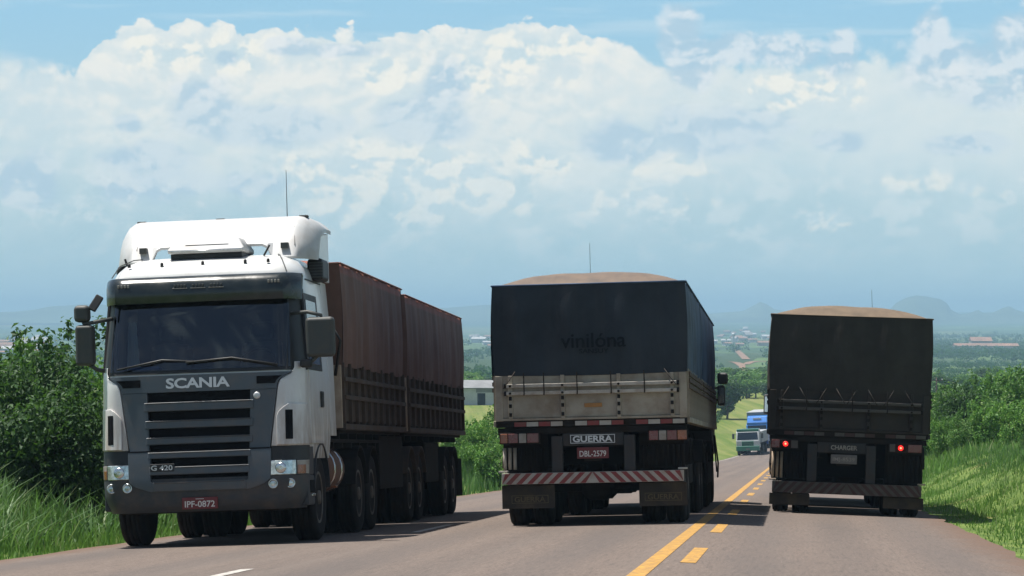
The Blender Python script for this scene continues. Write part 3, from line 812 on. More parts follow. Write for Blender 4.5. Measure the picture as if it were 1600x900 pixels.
# ---------------------------------------------------------------- oncoming truck with the white cab
def build_white_truck():
    X, Y = plan(316, 35.3)
    root = empty('truck', road_frame(X, Y, -0.0058, 16))
    tag(root, 'oncoming truck with white cab, grey grille and two rust red tarpaulin trailers', 'truck')
    yf = arr_interp([(.40, .12), (.50, .03), (.75, 0), (1.0, .02), (1.2, .045), (2.05, .10), (2.12, .12), (2.95, .34), (3.2, .38)])
    wf = arr_interp([(.40, 1.17), (.6, 1.235), (1.0, 1.25), (2.1, 1.24), (2.95, 1.19), (3.2, 1.16)])
    def S(x, z):
        t = min(abs(x) / wf(z), 1.0)
        return yf(z) + .07 * t * t + .36 * max(0, (t - .78) / .22) ** 2.6
    def patch(name, z0, z1, xl, xr, off, thick, material, parent=root, nx=14, nz=6, sgn=1, bevel=0.0, zl=None):
        xl_ = xl if callable(xl) else (lambda z: xl); xr_ = xr if callable(xr) else (lambda z: xr)
        m = MB(); fr, bk = [], []
        for iz in range(nz + 1):
            z = z0 + (z1 - z0) * iz / nz
            a, b = xl_(z), min(xr_(z), wf(z) * .9995)
            for ix in range(nx + 1):
                x = a + (b - a) * ix / nx
                zz = z + (zl(x) if zl else 0)
                fr.append((sgn * x, S(x, zz) - off, zz)); bk.append((sgn * x, S(x, zz) - off + thick, zz))
        n = len(fr); w = nx + 1; fs = []
        for iz in range(nz):
            for ix in range(nx):
                a = iz * w + ix; fs.append((a, a + 1, a + w + 1, a + w)); fs.append((n + a, n + a + w, n + a + w + 1, n + a + 1))
        for ix in range(nx):
            fs.append((ix, n + ix, n + ix + 1, ix + 1)); a = nz * w + ix; fs.append((a, a + 1, n + a + 1, n + a))
        for iz in range(nz):
            a = iz * w; fs.append((a, a + w, n + a + w, n + a)); b = a + nx; fs.append((b, n + b, n + b + w, b + w))
        m._add(fr + bk, fs)
        return m.build(name, material, parent, bevel, smooth=True) if bevel else _flat(m, name, material, parent)
    def _flat(m, name, material, parent):
        o = m.build(name, material, parent, smooth=True)
        e = o.modifiers.new('split', 'EDGE_SPLIT'); e.split_angle = R(35)
        return o
    # --- cab shell, lofted ring by ring up to the roof
    lev = [(1.0, yf(1.0) + .05, 1.22, .36), (1.25, yf(1.25), 1.245, .36), (1.7, yf(1.7), 1.25, .36), (2.1, yf(2.1), 1.238, .36), (2.5, yf(2.5), 1.215, .36), (2.95, yf(2.95), 1.188, .36),
           (3.18, .385, 1.165, .36), (3.24, .39, 1.155, .36), (3.33, .46, 1.125, .40), (3.41, .60, 1.07, .46), (3.47, .82, .98, .5), (3.51, 1.12, .86, .5), (3.53, 1.5, .7, .4)]
    m = MB(); rings = []
    for z, y0, w, cr in lev:
        ring = []
        for i in range(33):
            t = -1 + 2 * i / 32; ring.append((w * t, y0 + .07 * t * t + cr * max(0, (abs(t) - .78) / .22) ** 2.6, z))
        ring += [(w, 1.4, z), (w, 2.2, z), (w - .06, 2.26, z), (-w + .06, 2.26, z), (-w, 2.2, z), (-w, 1.4, z)]
        rings.append(ring)
    m.rings(rings)
    m.f = [f for f in m.f if not (len(f) == 4 and f[0] // 39 in (3, 4) and 2 <= f[0] % 39 < 30)]      # windscreen opening
    cab = _flat(m, 'cab', 'white_paint', root)
    Box('seam', 'black_plastic', cab, 1.160, 1.176, 1.0, 2.2, 3.175, 3.19, 0)
    # --- windscreen
    for s in (-1, 1):
        patch('windscreen_frame', 2.06, 3.05, 1.05, lambda z: wf(z) * .9995, .008, .03, 'black_plastic', sgn=s)
        patch('windscreen_frame', 2.95, 3.05, 0, 1.05, .008, .03, 'black_plastic', sgn=s)
        patch('windscreen_frame', 2.06, 2.12, 0, 1.05, .008, .03, 'black_plastic', sgn=s)
    # what shows dimly through the glass
    Box('dashboard', 'black_plastic', root, -1.08, 1.08, .52, .98, 1.7, 2.07, .04)
    Box('cab_lining', 'seat_grey', root, -1.12, 1.12, 1.95, 2.0, 1.4, 3.1, 0)
    for s in (-1, 1): Box('cab_lining', 'seat_grey', root, min(s * 1.11, s * 1.13), max(s * 1.11, s * 1.13), .75, 1.94, 1.4, 3.1, 0)
    Box('cab_lining', 'seat_grey', root, -1.10, 1.10, .60, 1.94, 3.07, 3.09, 0)
    for x in (-.58, .56):
        st = Box('seat', 'seat_grey', root, x - .26, x + .26, 1.30, 1.52, 1.5, 2.46, .08)
        Box('headrest', 'seat_grey', st, x - .15, x + .15, 1.34, 1.46, 2.50, 2.70, .05)
    sw = MB(); rg = []
    for i in range(25):
        a = 2 * math.pi * i / 24; rg.append((.56 + .22 * math.cos(a), 1.0 + .10 * math.sin(a), 2.17 + .19 * math.sin(a)))
    sw.tube(rg, .016, 6).build('steering_wheel', 'black_plastic', root, smooth=True)
    cm = MB(); cr_ = []
    for i in range(9): cr_.append([(-.98 + .018 * j + .004 * i, .62 + .02 * math.sin(j * 1.6) + .03 * i / 8, 2.12 + .075 * i) for j in range(10 - i // 2)] + [(-.98 + .018 * (9 - i // 2) + .004 * i, .62 + .03 * i / 8, 2.12 + .075 * i)] * (i // 2))
    cm.rings(cr_, closed=False).build('curtain', 'curtain', root, smooth=True)
    Box('dash_cloth', 'cloth_blue', root, -.96, -.55, .53, .72, 2.072, 2.17, .03)
    ws = MB(); g = []
    for iz in range(9):
        z = 2.10 + .87 * iz / 8; hw = 1.09 - .04 * (z - 2.1)
        g.append([(hw * (-1 + 2 * ix / 24), S(hw * (-1 + 2 * ix / 24), z) - .016, z) for ix in range(25)])
    ws.rings(g, closed=False).build('windscreen', 'windscreen_glass', root, smooth=True)
    for s, x0, x1 in ((1, -.15, .95), (1, -.98, .1)):                    # wiper arms lying along the bottom of the screen
        z0 = 2.125
        MB().tube([(x1 if x0 < 0 and x1 > .5 else x0, S(abs(x1), z0) - .045, z0), ((x0 + x1) / 2, S(abs((x0 + x1) / 2), z0 + .10) - .05, z0 + .10), (x0 if x1 > .5 else x1, S(abs(x0), z0 + .06) - .05, z0 + .06)], .013, 6).build('wiper', 'black_plastic', root, smooth=True)
    # dashboard clutter seen through the glass would be lost; blue rag on the sill
    # --- sun visor with its lamps
    vz = MB(); fr = []
    for z, dy in ((2.915, .145), (3.0, .16), (3.12, .15), (3.205, .09), (3.235, .02), (3.20, -.02), (2.93, .10)):
        fr.append([(1.19 * t, .36 - dy * (1.0) + .05 * t * t + .30 * max(0, (abs(t) - .82) / .18) ** 2.4, z) for t in [-1 + 2 * i / 28 for i in range(29)]])
    fr.append(fr[0])
    vz.rings(fr, closed=False)
    vis = _flat(vz, 'sun_visor', 'visor_tint', root)
    def vy(x): t = abs(x) / 1.19; return .36 - .155 + .05 * t * t + .30 * max(0, (t - .82) / .18) ** 2.4
    for c in (-.22, 0, .22):
        Box('marker_lamp', 'lens_white', vis, c - .09, c + .09, vy(c) - .012, vy(c) + .01, 3.075, 3.085, .001)
        for q in (-.06, -.02, .02, .06): Box('marker_lamp', 'mirror_shell', vis, c + q - .012, c + q + .012, vy(c) - .012, vy(c) + .01, 3.095, 3.125, .003)
    for s in (-1, 1):
        for q in (.84, .88, .92, .96): Box('marker_lamp', 'lens_white', vis, min(s * q, s * (q + .022)), max(s * q, s * (q + .022)), vy(q) - .014, vy(q) + .02, 3.11, 3.145, .003)
    # --- grille: dark backing, frame strips, slats
    gx = lambda z: .845 + .10 * max(0, (z - 1.16) / .74) + .16 * max(0, (z - 1.90) / .14) ** 2
    for s in (-1, 1): patch('grille_back', .66, 2.04, 0, lambda z: min(gx(max(z, 1.16)), .95), .004, .03, 'void_black', sgn=s)
    gr = MB().box(-.01, .01, .2, .22, 1.3, 1.32).build('grille', 'void_black', root)
    G = 'grille_grey'
    for s in (-1, 1):
        patch('grille_frame', 1.145, 1.84, lambda z: .60 + .03 * (z - 1.15), gx, .045, .06, G, gr, sgn=s, nx=6, nz=8, bevel=.006)
        patch('grille_header', 1.8405, 2.04, -.0, gx, .05, .06, G, gr, sgn=s, nx=12, nz=6)
        patch('intake', 1.905, 1.995, lambda z: .70, lambda z: gx(z) - .03, .056, .02, 'void_black', gr, sgn=s, nx=5, nz=3)
        lx = lambda z: .86 - .02 * (1.13 - z) - .26 * max(0, (.80 - z) / .14) ** 2
        patch('grille_frame', .66, 1.135, lambda z: .585 if z > .74 else .585 * max(0.0, (z - .66) / .08), lx, .07, .08, G, gr, sgn=s, nx=6, nz=8, bevel=.006)
        patch('trim_line', 1.134, 1.146, 0, .86, .072, .03, 'void_black', gr, sgn=s, nx=8, nz=1)
    for z0, z1, hw, off in ((1.615, 1.720, .66, .062), (1.410, 1.505, .65, .062), (1.22, 1.305, .64, .062), (1.055, 1.13, .62, .078), (.86, .955, .60, .078), (.665, .775, .56, .078)):
        o = patch('slat', z0, z1, -hw, hw, off, .05, G, gr, nx=16, nz=3, bevel=.010)
        patch('slat_lip', z1 - .018, z1 - .004, -hw + .02, hw - .02, off + .006, .02, 'bumper_grey', gr, nx=16, nz=1)
    lettering('SCANIA', gr, 0.0, S(0, 1.95) - .062, 1.942, .77, .125, 'letter_silver', bold=.028, tilt=R(-4), space=.95)
    lettering('G 420', gr, -.44, S(.44, .86) - .094, .945, .26, .062, 'letter_silver', bold=.02)
    Box('badge_plate', 'black_plastic', gr, -.585, -.295, S(.44, .86) - .0815, S(.44, .86) - .06, .90, .99, .004)
    MB().lathe([(.042, 0), (.042, -.012), (.032, -.02), (.012, -.02)], (.70, S(.7, 1.76) - .045, 1.765), 'y', 20).build('emblem', 'letter_silver', gr, smooth=True)
    # --- white corner deflectors
    for s in (-1, 1):
        xl = lambda z: min(1.13, gx(max(z, 1.16)) + .012 + (.06 * max(0, (z - 1.95) / .25) if z > 1.95 else 0))
        cp = patch('corner_panel', 1.16, 2.16, xl, lambda z: wf(z) * (.9995 if z < 1.98 else .9995 - .02 * (z - 1.98) / .18), .045 , .06, 'white_paint', sgn=s, nx=14, nz=14, bevel=.012)
        lo = patch('corner_bulge', 1.17, 1.66, lambda z: .93 + .14 * max(0, (z - 1.5) / .16) ** 2, lambda z: wf(z) * .9995, .085, .06, 'white_paint', cp, sgn=s, nx=12, nz=10, bevel=.018)
        patch('vent_slot', 1.235, 1.585, 1.035, 1.115, .090, .02, 'void_black', cp, sgn=s, nx=3, nz=6, bevel=.006)
        patch('lamp_surround', .99, 1.158, .86, lambda z: wf(z) * .9995, .03, .05, 'black_plastic', sgn=s, nx=12, nz=4)
        hl = patch('headlight', .815, .99, .83, lambda z: 1.135, .058, .04, 'lens_clear', sgn=s, nx=10, nz=4, bevel=.012)
        MB().lathe([(.062, 0), (.066, -.012), (.05, -.02), (.01, -.016)], (s * .97, S(.97, .9) - .052, .90), 'y', 20).build('reflector', 'chrome', hl, smooth=True)
        patch('indicator', .82, .985, 1.145, lambda z: wf(z) * .9995, .058, .04, 'lens_white', hl, sgn=s, nx=5, nz=3, bevel=.01)
        patch('indicator', .825, .93, 1.15, lambda z: wf(z) * .98, .066, .03, 'lens_amber', hl, sgn=s, nx=5, nz=3, bevel=.006)
    # --- bumper
    bp = None
    for s in (-1, 1):
        o = patch('bumper', .415, .812, 0, lambda z: wf(z) * .9995, .05, .10, 'bumper_grey', sgn=s, nx=22, nz=8)
        for q in ((.875, 1.075)):
            MB().lathe([(.056, .01), (.058, -.014), (.046, -.018), (.044, -.006), (.03, -.012), (.005, -.014)], (s * q, S(q + .045, .715) - (.048 if q < 1 else .10), .715), 'y', 22).build('fog_lamp', 'lens_clear', o, smooth=True)
        Box('bumper_end', 'bumper_grey', root, min(s * 1.05, s * 1.235), max(s * 1.05, s * 1.235), .36, .86, .44, .80, .02)
        Box('step', 'chrome', root, min(s * 1.10, s * 1.25), max(s * 1.10, s * 1.25), .58, .86, .545, .575, .006)
        Box('step_well', 'void_black', root, min(s * 1.236, s * 1.245), max(s * 1.236, s * 1.245), .5, .8, .59, .74, 0)
        # mudguard round the steered wheel
        fender(root, 1.45, s, .92, 1.245, .64, .55, 8, 172, 'bumper_grey')
        Box('sill_panel', 'bumper_grey', root, min(s * 1.1, s * 1.235), max(s * 1.1, s * 1.235), .40, .84, .80, 1.16, .02)
    pl = Box('number_plate', 'plate_red', root, -.215, .215, S(0, .5) - .085, S(0, .5) - .065, .445, .585, .006)
    lettering('IPF-0872', pl, 0, S(0, .5) - .086, .505, .36, .075, 'plate_letters', bold=.012)
    Box('plate_mark', 'plate_letters', pl, -.05, .05, S(0, .5) - .0885, S(0, .5) - .080, .562, .568, 0)
    Box('under_tray', 'chassis', root, -1.0, 1.0, .2, 1.2, .40, .46, .02)
    # --- doors and side glass
    def side(name, y0, y1, z0, z1, off, thick, material, parent, s, sl=0.0):
        m = MB(); q = []
        for z in (z0, (z0 + z1) / 2, z1):
            x = wf(z) if z < 3.2 else 1.16
            for yy in (y0 + sl * (z - z0), y1): q.append((s * (x + off), yy, z)); q.append((s * (x + off - thick), yy, z))
        m._add(q, [(0, 2, 6, 4), (4, 6, 10, 8), (1, 5, 7, 3), (5, 9, 11, 7), (0, 4, 5, 1), (4, 8, 9, 5), (2, 3, 7, 6), (6, 7, 11, 10), (0, 1, 3, 2), (8, 10, 11, 9)])
        return m.build(name, material, parent, .004)
    for s in (-1, 1):
        dr = side('door', .58, 1.62, 1.18, 2.06, .012, .03, 'white_paint', root, s)
        fr_ = side('window_frame', .50, 1.66, 2.07, 3.0, .012, .03, 'black_plastic', dr, s, .18)
        side('window', .66, 1.50, 2.14, 2.92, .016, .01, 'cab_glass', dr, s, .12)
        Box('handle', 'black_plastic', dr, min(s * 1.25, s * 1.285), max(s * 1.25, s * 1.285), 1.38, 1.52, 1.62, 1.82, .012)
        side('side_fairing', 2.27, 2.72, 1.28, 3.22, .0, .04, 'white_paint', root, s)
        MB().prism([(2.0, 3.225), (2.72, 3.225), (2.72, 3.86), (2.1, 3.80), (1.9, 3.55)], 'x', min(s * 1.17, s * 1.215), max(s * 1.17, s * 1.215)).build('side_fairing', 'white_paint', root, .01)
        nt = Box('air_intake', 'black_plastic', root, min(s * 1.10, s * 1.30), max(s * 1.10, s * 1.30), 1.62, 2.15, 3.20, 3.48, .05)
        for i in range(6): Box('louvre', 'mirror_shell', nt, min(s * 1.13, s * 1.295), max(s * 1.13, s * 1.295), 1.612, 1.63, 3.235 + i * .036, 3.25 + i * .036, 0)
    # --- mirrors
    mr = Box('mirror', 'mirror_shell', root, 1.27, 1.62, .24, .38, 2.20, 2.68, .05)
    MB().tube([(1.08, .42, 2.74), (1.30, .30, 2.745), (1.46, .30, 2.70), (1.46, .31, 2.6)], .024, 8).build('mirror_arm', 'mirror_shell', mr, smooth=True); MB().tube([(1.14, .45, 2.12), (1.30, .33, 2.13), (1.42, .31, 2.24)], .026, 8).build('mirror_arm', 'mirror_shell', mr, smooth=True)
    Box('mirror_glass', 'mirror_glass', mr, 1.30, 1.59, .381, .386, 2.24, 2.64, 0)
    Box('kerb_mirror', 'black_plastic', mr, 1.19, 1.34, .26, .36, 2.08, 2.18, .03)
    ml = Box('mirror', 'mirror_shell', root, -1.52, -1.30, .22, .42, 2.20, 2.69, .045)
    Box('mirror_glass', 'mirror_glass', ml, -1.50, -1.32, .421, .426, 2.24, 2.64, 0)
    mu = Box('mirror', 'mirror_shell', root, -1.535, -1.345, .24, .40, 2.725, 2.93, .05)
    MB().tube([(-1.10, .44, 2.76), (-1.30, .32, 2.72), (-1.43, .31, 2.70), (-1.43, .31, 2.74)], .024, 8).build('mirror_arm', 'mirror_shell', ml, smooth=True); MB().tube([(-1.14, .45, 2.12), (-1.28, .33, 2.15), (-1.40, .31, 2.24)], .026, 8).build('mirror_arm', 'mirror_shell', ml, smooth=True)
    MB().bar((-1.30, .20, 2.86), (-1.20, .26, 3.03), .10, .05, (0, 1, 0)).build('front_mirror', 'black_plastic', root, .015)
    # --- roof: air conditioner, deflector, lamps, aerial
    ac = MB().rings([[(-.47, .74, 3.535), (.47, .74, 3.535), (.47, 1.5, 3.535), (-.47, 1.5, 3.535)], [(-.47, .75, 3.59), (.47, .75, 3.59), (.47, 1.5, 3.59), (-.47, 1.5, 3.59)], [(-.36, 1.02, 3.735), (.36, 1.02, 3.735), (.38, 1.45, 3.74), (-.38, 1.45, 3.74)]]).build('roof_cooler', 'roof_white', root, .025)
    Box('cooler_base', 'black_plastic', ac, -.44, .44, .80, 1.48, 3.47, 3.533, .008)
    MB()._add([(-.27, .825, 3.643), (.27, .825, 3.643), (.24, .945, 3.708), (-.24, .945, 3.708)], [(0, 1, 2, 3)]).build('cooler_panel', 'roof_white', ac)
    MB().tube([(-.46, .742, 3.565), (.46, .742, 3.565)], .008, 6).build('trim_bead', 'chrome', ac, smooth=True)
    df = MB(); rings = []; nx = 40
    for i in range(nx + 1):
        t = -1 + 2 * i / nx; x = 1.25 * t
        e = max(0, (abs(t) - .80) / .20)                                  # ends roll down and back
        up = 1 - .30 * e ** 2.2
        zb_ = 3.45 + .17 * (1 - float(sst(abs(x), .66, .76)))             # notch above the roof cooler
        yb = 1.30 + .42 * e ** 2
        sec = [(yb - .14, zb_), (yb - .15, zb_ + .03), (yb - .04, 3.66), (yb + .11, 3.69 + .16 * up), (yb + .27, 3.55 + .42 * up), (yb + .50, 3.55 + .475 * up), (2.45 + .1 * e, 3.55 + .485 * up), (2.72, 3.55 + .485 * up), (2.72, 3.51 + .475 * up), (yb + .52, 3.51 + .465 * up), (yb + .15, 3.65 + .15 * up), (yb - .08, zb_ + .01)]
        rings.append([(x, a, b) for a, b in sec])
    df.rings(rings, closed=True, caps=True)
    de = _flat(df, 'roof_deflector', 'roof_white', root)
    for x in (-.86, .90):
        Box('deflector_window', 'mirror_shell', de, x - .045, x + .045, 1.165, 1.26, 3.585, 3.655, .004)
    Box('deflector_window', 'mirror_shell', de, -.04, .04, 1.40, 1.46, 3.745, 3.775, .004)
    for x in (-1.0, 0, 1.05): Box('deflector_lamp', 'mirror_shell', de, x - .055, x + .055, 1.79, 1.90, 4.005, 4.035, .008)
    for x in (-.95, 1.02):
        MB().tube([(x, 1.24, 3.63), (x * .97, 1.44, 3.87), (x * .95, 1.86, 4.02)], .006, 5).build('deflector_seam', 'mirror_shell', de)
    for x in (-.9, -.5, 0.0, .52, .8):
        MB().lathe([(.020, 0), (.018, .04), (.004, .05)], (x, .55, 3.375), 'z', 8).build('roof_lamp', 'black_plastic', root, smooth=True)
    MB().tube([(.70, .85, 3.48), (.78, .80, 3.60)], .014, 6).tube([(-.98, .8, 3.42), (-1.0, .78, 3.5)], .014, 6).build('roof_hook', 'black_plastic', root)
    for x in (-.93, .88): MB().tube([(x * 1.18, .46, 3.25), (x * 1.1, .60, 3.40), (x * 1.0, .95, 3.49), (x * .9, 1.3, 3.525)], .007, 5).build('roof_seam', 'mirror_shell', root)
    MB().tube([(.83, 1.9, 4.0), (.83, 1.92, 4.62)], .006, 5, .003).build('aerial', 'antenna', root)
    MB().tube([(1.12, 2.9, 2.55), (1.24, 2.92, 2.62), (1.30, 2.95, 2.50), (1.22, 2.95, 2.05)], .02, 6).build('exhaust_hose', 'black_plastic', root, smooth=True)
    # --- tractor running gear
    chassis(root, 1.0, 7.0, z1=1.12)
    for s in (-1, 1): wheel(root, s * 1.06, 1.45, s, .52, .31)
    MB().tube([(-1.0, 1.45, .5), (1.0, 1.45, .5)], .09, 8).box(-.5, .5, 1.0, 2.2, .48, .95).build('axle', 'chassis', root)
    axle_set(root, (4.95, 6.25), 1.08)
    for s in (-1, 1):
        t_ = MB().lathe([(.03, -.62), (.27, -.60), (.31, -.54), (.31, .54), (.27, .60), (.03, .62)], (s * .90, 3.05, .86), 'y', 22).build('fuel_tank', 'tank_rust', root, smooth=True)
        for yy in (2.75, 3.35): MB().lathe([(.318, -.03), (.318, .03)], (s * .90, yy, .86), 'y', 22).build('tank_strap', 'chrome', t_, smooth=True)
        fender(root, 4.95, s, .58, 1.24, .62, .54, 10, 170); fender(root, 6.25, s, .58, 1.24, .62, .54, 10, 170)
        Box('side_lamp', 'lens_amber', root, min(s * 1.18, s * 1.25), max(s * 1.18, s * 1.25), 2.52, 2.66, .62, .65, .005)
    clutter(root, 2.4, 4.2, 4)
    # --- the two trailers
    for (a, b, seed) in ((3.02, 9.4, 1), (9.82, 17.95, 2)):
        tarp(root, a, b, 1.30, 2.18, 3.50 if a < 5 else 3.44, .12, 'tarp_red', None, seed, fold=.034)
        side_boards(root, a + .02, b - .02, 1.275, 1.47, 2.20, 'board_brown', 'board_brown', 'board_brown', step=.62, rails=(.42, .74))
        Box('headboard', 'board_beige', root, -1.29, 1.29, a - .03, a + .018, 1.38, 2.19, .008)
        Box('tail_board', 'board_brown', root, -1.29, 1.29, b - .018, b + .02, 1.40, 2.19, .008)
        chassis(root, a + .1, b, z1=1.24)
        clutter(root, a + .8, b - .6, seed + 10)
    for (ya, n) in ((10.45, 2), (15.35, 2)):
        axle_set(root, [ya + 1.28 * i for i in range(n)], 1.09)
        for s in (-1, 1):
            for i in range(n): fender(root, ya + 1.28 * i, s, .58, 1.26, .62, .54, 20, 160, 'board_brown' if ya < 12 else 'chassis')
    for s in (-1, 1):
        Box('mudflap', 'flap_rubber', root, min(s * .62, s * 1.27), max(s * .62, s * 1.27), 17.55, 17.58, .3, .95, .004)
        Box('side_skirt', 'chassis', root, min(s * 1.17, s * 1.22), max(s * 1.17, s * 1.22), 7.0, 9.6, .55, 1.30, .01)
        Box('tool_box', 'chassis', root, min(s * .80, s * 1.22), max(s * .80, s * 1.22), 12.6, 14.4, .58, 1.22, .03)
        Box('landing_gear', 'chassis_grey', root, min(s * .8, s * .92), max(s * .8, s * .92), 7.9, 8.0, .35, 1.25, .01)
    MB().box(-1.2, 1.2, 17.75, 17.83, .5, .62).build('rear_bar', 'chassis', root)
    return root

# ---------------------------------------------------------------- trucks seen from behind
def rear_end(root, p):
    hw = p['hw']; zt, zb, z0 = p['z_top'], p['z_tarp'], p['z_board']
    tb = Box('tail_board', p['board'], root, -hw + .005, hw - .005, -.022, .018, z0, zb + .02, .006)
    for s in (-1, 1): Box('corner_post', p['post'], tb, min(s * (hw - .10), s * (hw + .004)), max(s * (hw - .10), s * (hw + .004)), -.045, .02, z0 - .04, zb - .005, .006)
    for x in p['posts']:
        o = Box('post', p['post'], tb, x - .028, x + .028, -.066, -.023, z0 - .02, zb - .005, .006)
        for zz in (z0 + .02, z0 + .14, z0 + .24): Box('hinge', 'chassis', o, x - .02, x + .02, -.080, -.067, zz, zz + .05, .003)
    for zz in p['rails']:
        o = Box('rail', p['rail'], tb, -hw + .15, hw - .13, -.098, -.0665, zz - .024, zz + .024, .005)
        for x in (-hw + .12, hw - .13): Box('rail_cap', 'chassis', o, x, x + .035, -.102, -.062, zz - .032, zz + .032, .004)
        for x in p['posts']: MB().lathe([(.018, 0), (.016, -.012), (.003, -.014)], (x, -.098, zz), 'y', 8).build('bolt', 'chassis', o)
    for x in p['straps']:
        MB().tube([(x, -.11, zb + .03), (x + .004, -.112, p['rails'][1]), (x, -.11, p['rails'][1] - .03)], .009, 5).build('strap', 'rubber', tb)
    for i, x in enumerate(p.get('ropes', ())):
        x2 = x + (.16 if i % 2 else -.16)
        MB().tube([(x, -.075, zb + .05), ((x + x2) / 2, -.108, (zb + p['rails'][0]) / 2), (x2, -.112, p['rails'][0] - .03)], .006, 5).build('rope', 'board_dark', tb, smooth=True)
    Box('ledge', p['post'], tb, -hw + .05, hw - .05, -.05, .02, z0 - .035, z0 - .004, .004)
    if p.get('tag'): Box('tag', 'tag_orange', tb, -.09, .15, -.034, -.022, z0 + .13, z0 + .185, .003)
    # reflective strip on the sill
    sl = Box('sill', 'chassis', root, -hw, hw, -.03, .12, z0 - .125, z0 - .037, .006)
    n = 14; a0, a1 = -hw + .25, hw - .03
    for i in range(n):
        if i in (4, 9) and p.get('gaps'): continue
        xa = a0 + (a1 - a0) * i / n; xb = a0 + (a1 - a0) * (i + 1) / n
        Box('reflector', p['strip'][i % 2], sl, xa, xb - .006, -.036, -.031, z0 - .115, z0 - .055, 0)
    Box('cross_member', 'chassis', root, -hw + .02, hw - .02, 0, .14, z0 - .22, z0 - .13, .008)
    # lamp clusters
    zl = z0 - .20
    for s in (-1, 1):
        xa, xb = p['lamps'][0 if s < 0 else 1]
        lc = Box('lamp_cluster', 'chassis', root, xa, xb, -.07, .05, zl - .15, zl + .005, .01)
        for nm, x0, x1, mt in p['lens'](s): Box(nm, mt, lc, x0, x1, -.088, -.071, zl - .135, zl - .01, .006)
        if p.get('lit'):
            cx = p['lit'][0 if s < 0 else 1]
            MB().lathe([(.043, 0), (.043, -.02), (.036, -.028), (.005, -.032)], (cx, -.074, zl - .07), 'y', 20).build('tail_lamp', 'lens_red_lit', lc, smooth=True)
            MB().lathe([(.016, 0), (.015, -.006), (.003, -.008)], (cx, -.105, zl - .07), 'y', 12).build('tail_lamp_bulb', 'lens_red_core', lc, smooth=True)
    Box('shade_sheet', 'void_black', root, -hw + .12, hw - .12, .50, .53, p['bar'][1] + .10, z0 - .13, 0)  # added black sheet, stands in for the deep shade under the trailer
    # underframe
    for xa, xb in p['frame']:
        Box('frame_post', 'chassis_grey', root, xa, xb, -.03, .12, p['bar'][1] + .004, zl - .055, .012)
    Box('sign_board', 'chassis_grey', root, p['frame'][0][1] + .002, p['frame'][1][0] - .002, 0, .04, zl - .19, zl - .02, .006)
    sg = p['sign']
    sb = Box('maker_sign', 'black_plastic', root, sg[1] - sg[2] / 2, sg[1] + sg[2] / 2, -.012, -.001, zl - .165, zl - .035, .003)
    lettering(sg[0], sb, sg[1], -.013, zl - .10, sg[2] * .87, sg[3], sg[4], bold=.03)
    if sg[5]:
        b_ = MB(); x0, x1, za, zz = sg[1] - sg[2] / 2 + .008, sg[1] + sg[2] / 2 - .008, zl - .158, zl - .042
        for q in ((x0, x1, za, za + .008), (x0, x1, zz - .008, zz), (x0, x0 + .008, za + .008, zz - .008), (x1 - .008, x1, za + .008, zz - .008)): b_.box(q[0], q[1], -.016, -.0125, q[2], q[3])
        b_.build('border', sg[4], sb)
    pt = p['plate']
    pb = Box('number_plate', pt[1], root, pt[2] - .215, pt[2] + .215, -.03, -.015, zl - .365, zl - .215, .012)
    lettering(pt[0], pb, pt[2], -.032, zl - .30, .36, .08, 'plate_letters' if pt[1] == 'plate_red' else 'lens_white', bold=.012)
    Box('plate_bracket', 'chassis', root, pt[2] - .12, pt[2] + .12, -.014, .03, zl - .40, zl - .192, .004)
    # under-run bar with diagonal stripes
    ba, bb = p['bar']; bw = p['bar_hw']
    br = Box('bumper_bar', p['stripe'][1], root, -bw, bw, -.06, .06, ba, bb, .006)
    n = p.get('nstripe', 17); pit = 2 * bw / n; h = bb - ba; skew = h * .95
    for i in range(n + 2):
        for s in (-1, 1):
            xa = i * pit + pit * .1 if s > 0 else -(i * pit + pit * .1)
            lo0, lo1 = i * pit + pit * .10, i * pit + pit * .62
            q = [(s * (lo0 + skew * .55), ba + .004), (s * (lo1 + skew * .55), ba + .004), (s * (lo1 - skew * .45), bb - .004), (s * (lo0 - skew * .45), bb - .004)]
            q = [(max(-bw + .004, min(bw - .004, a)) if s * a > 0 else 0.0, b) for a, b in q]
            if abs(q[0][0] - q[1][0]) < .01 and abs(q[2][0] - q[3][0]) < .01: continue
            if max(abs(a) for a, b in q) <= .0: continue
            MB().prism(q, 'y', -.066, -.0605).build('stripe', p['stripe'][0], br)
    for s in (-1, 1):
        fa, fb = p['flaps'][0 if s < 0 else 1]
        fl = Box('mudflap', 'flap_rubber', root, fa, fb, .02, .045, p['flap_z'], ba - .01, .008)
        if p.get('flap_text'):
            cx = (fa + fb) / 2 + (.02 if s < 0 else 0)
            lettering(p['flap_text'], fl, cx, .017, p['flap_z'] + .125, .42, .075, 'flap_print', bold=.02)
            b_ = MB(); x0, x1, za, zz = cx - .25, cx + .25, p['flap_z'] + .07, p['flap_z'] + .18
            for q in ((x0, x1, za, za + .008), (x0, x1, zz - .008, zz), (x0, x0 + .008, za + .008, zz - .008), (x1 - .008, x1, za + .008, zz - .008)): b_.box(q[0], q[1], .014, .0195, q[2], q[3])
            b_.build('border', 'flap_print', fl)
        # ribbed mudguard behind the last wheels
        mg = Box('mudguard', 'chassis', root, min(s * .62, s * (hw - .06)), max(s * .62, s * (hw - .06)), .30, .33, bb + .02, z0 - .125, .01)
        for i in range(9):
            x = s * (.66 + i * (hw - .74) / 8)
            MB().tube([(x, .285, bb + .05), (x, .275, (bb + zl) / 2 - .1), (x, .285, zl - .2)], .017 if i < 6 else .026, 6).build('rib', p['rib'] if (i >= 6 and s < 0) else 'chassis', mg, smooth=True)  # outer left ribs paler: the sun on them is put into the colour
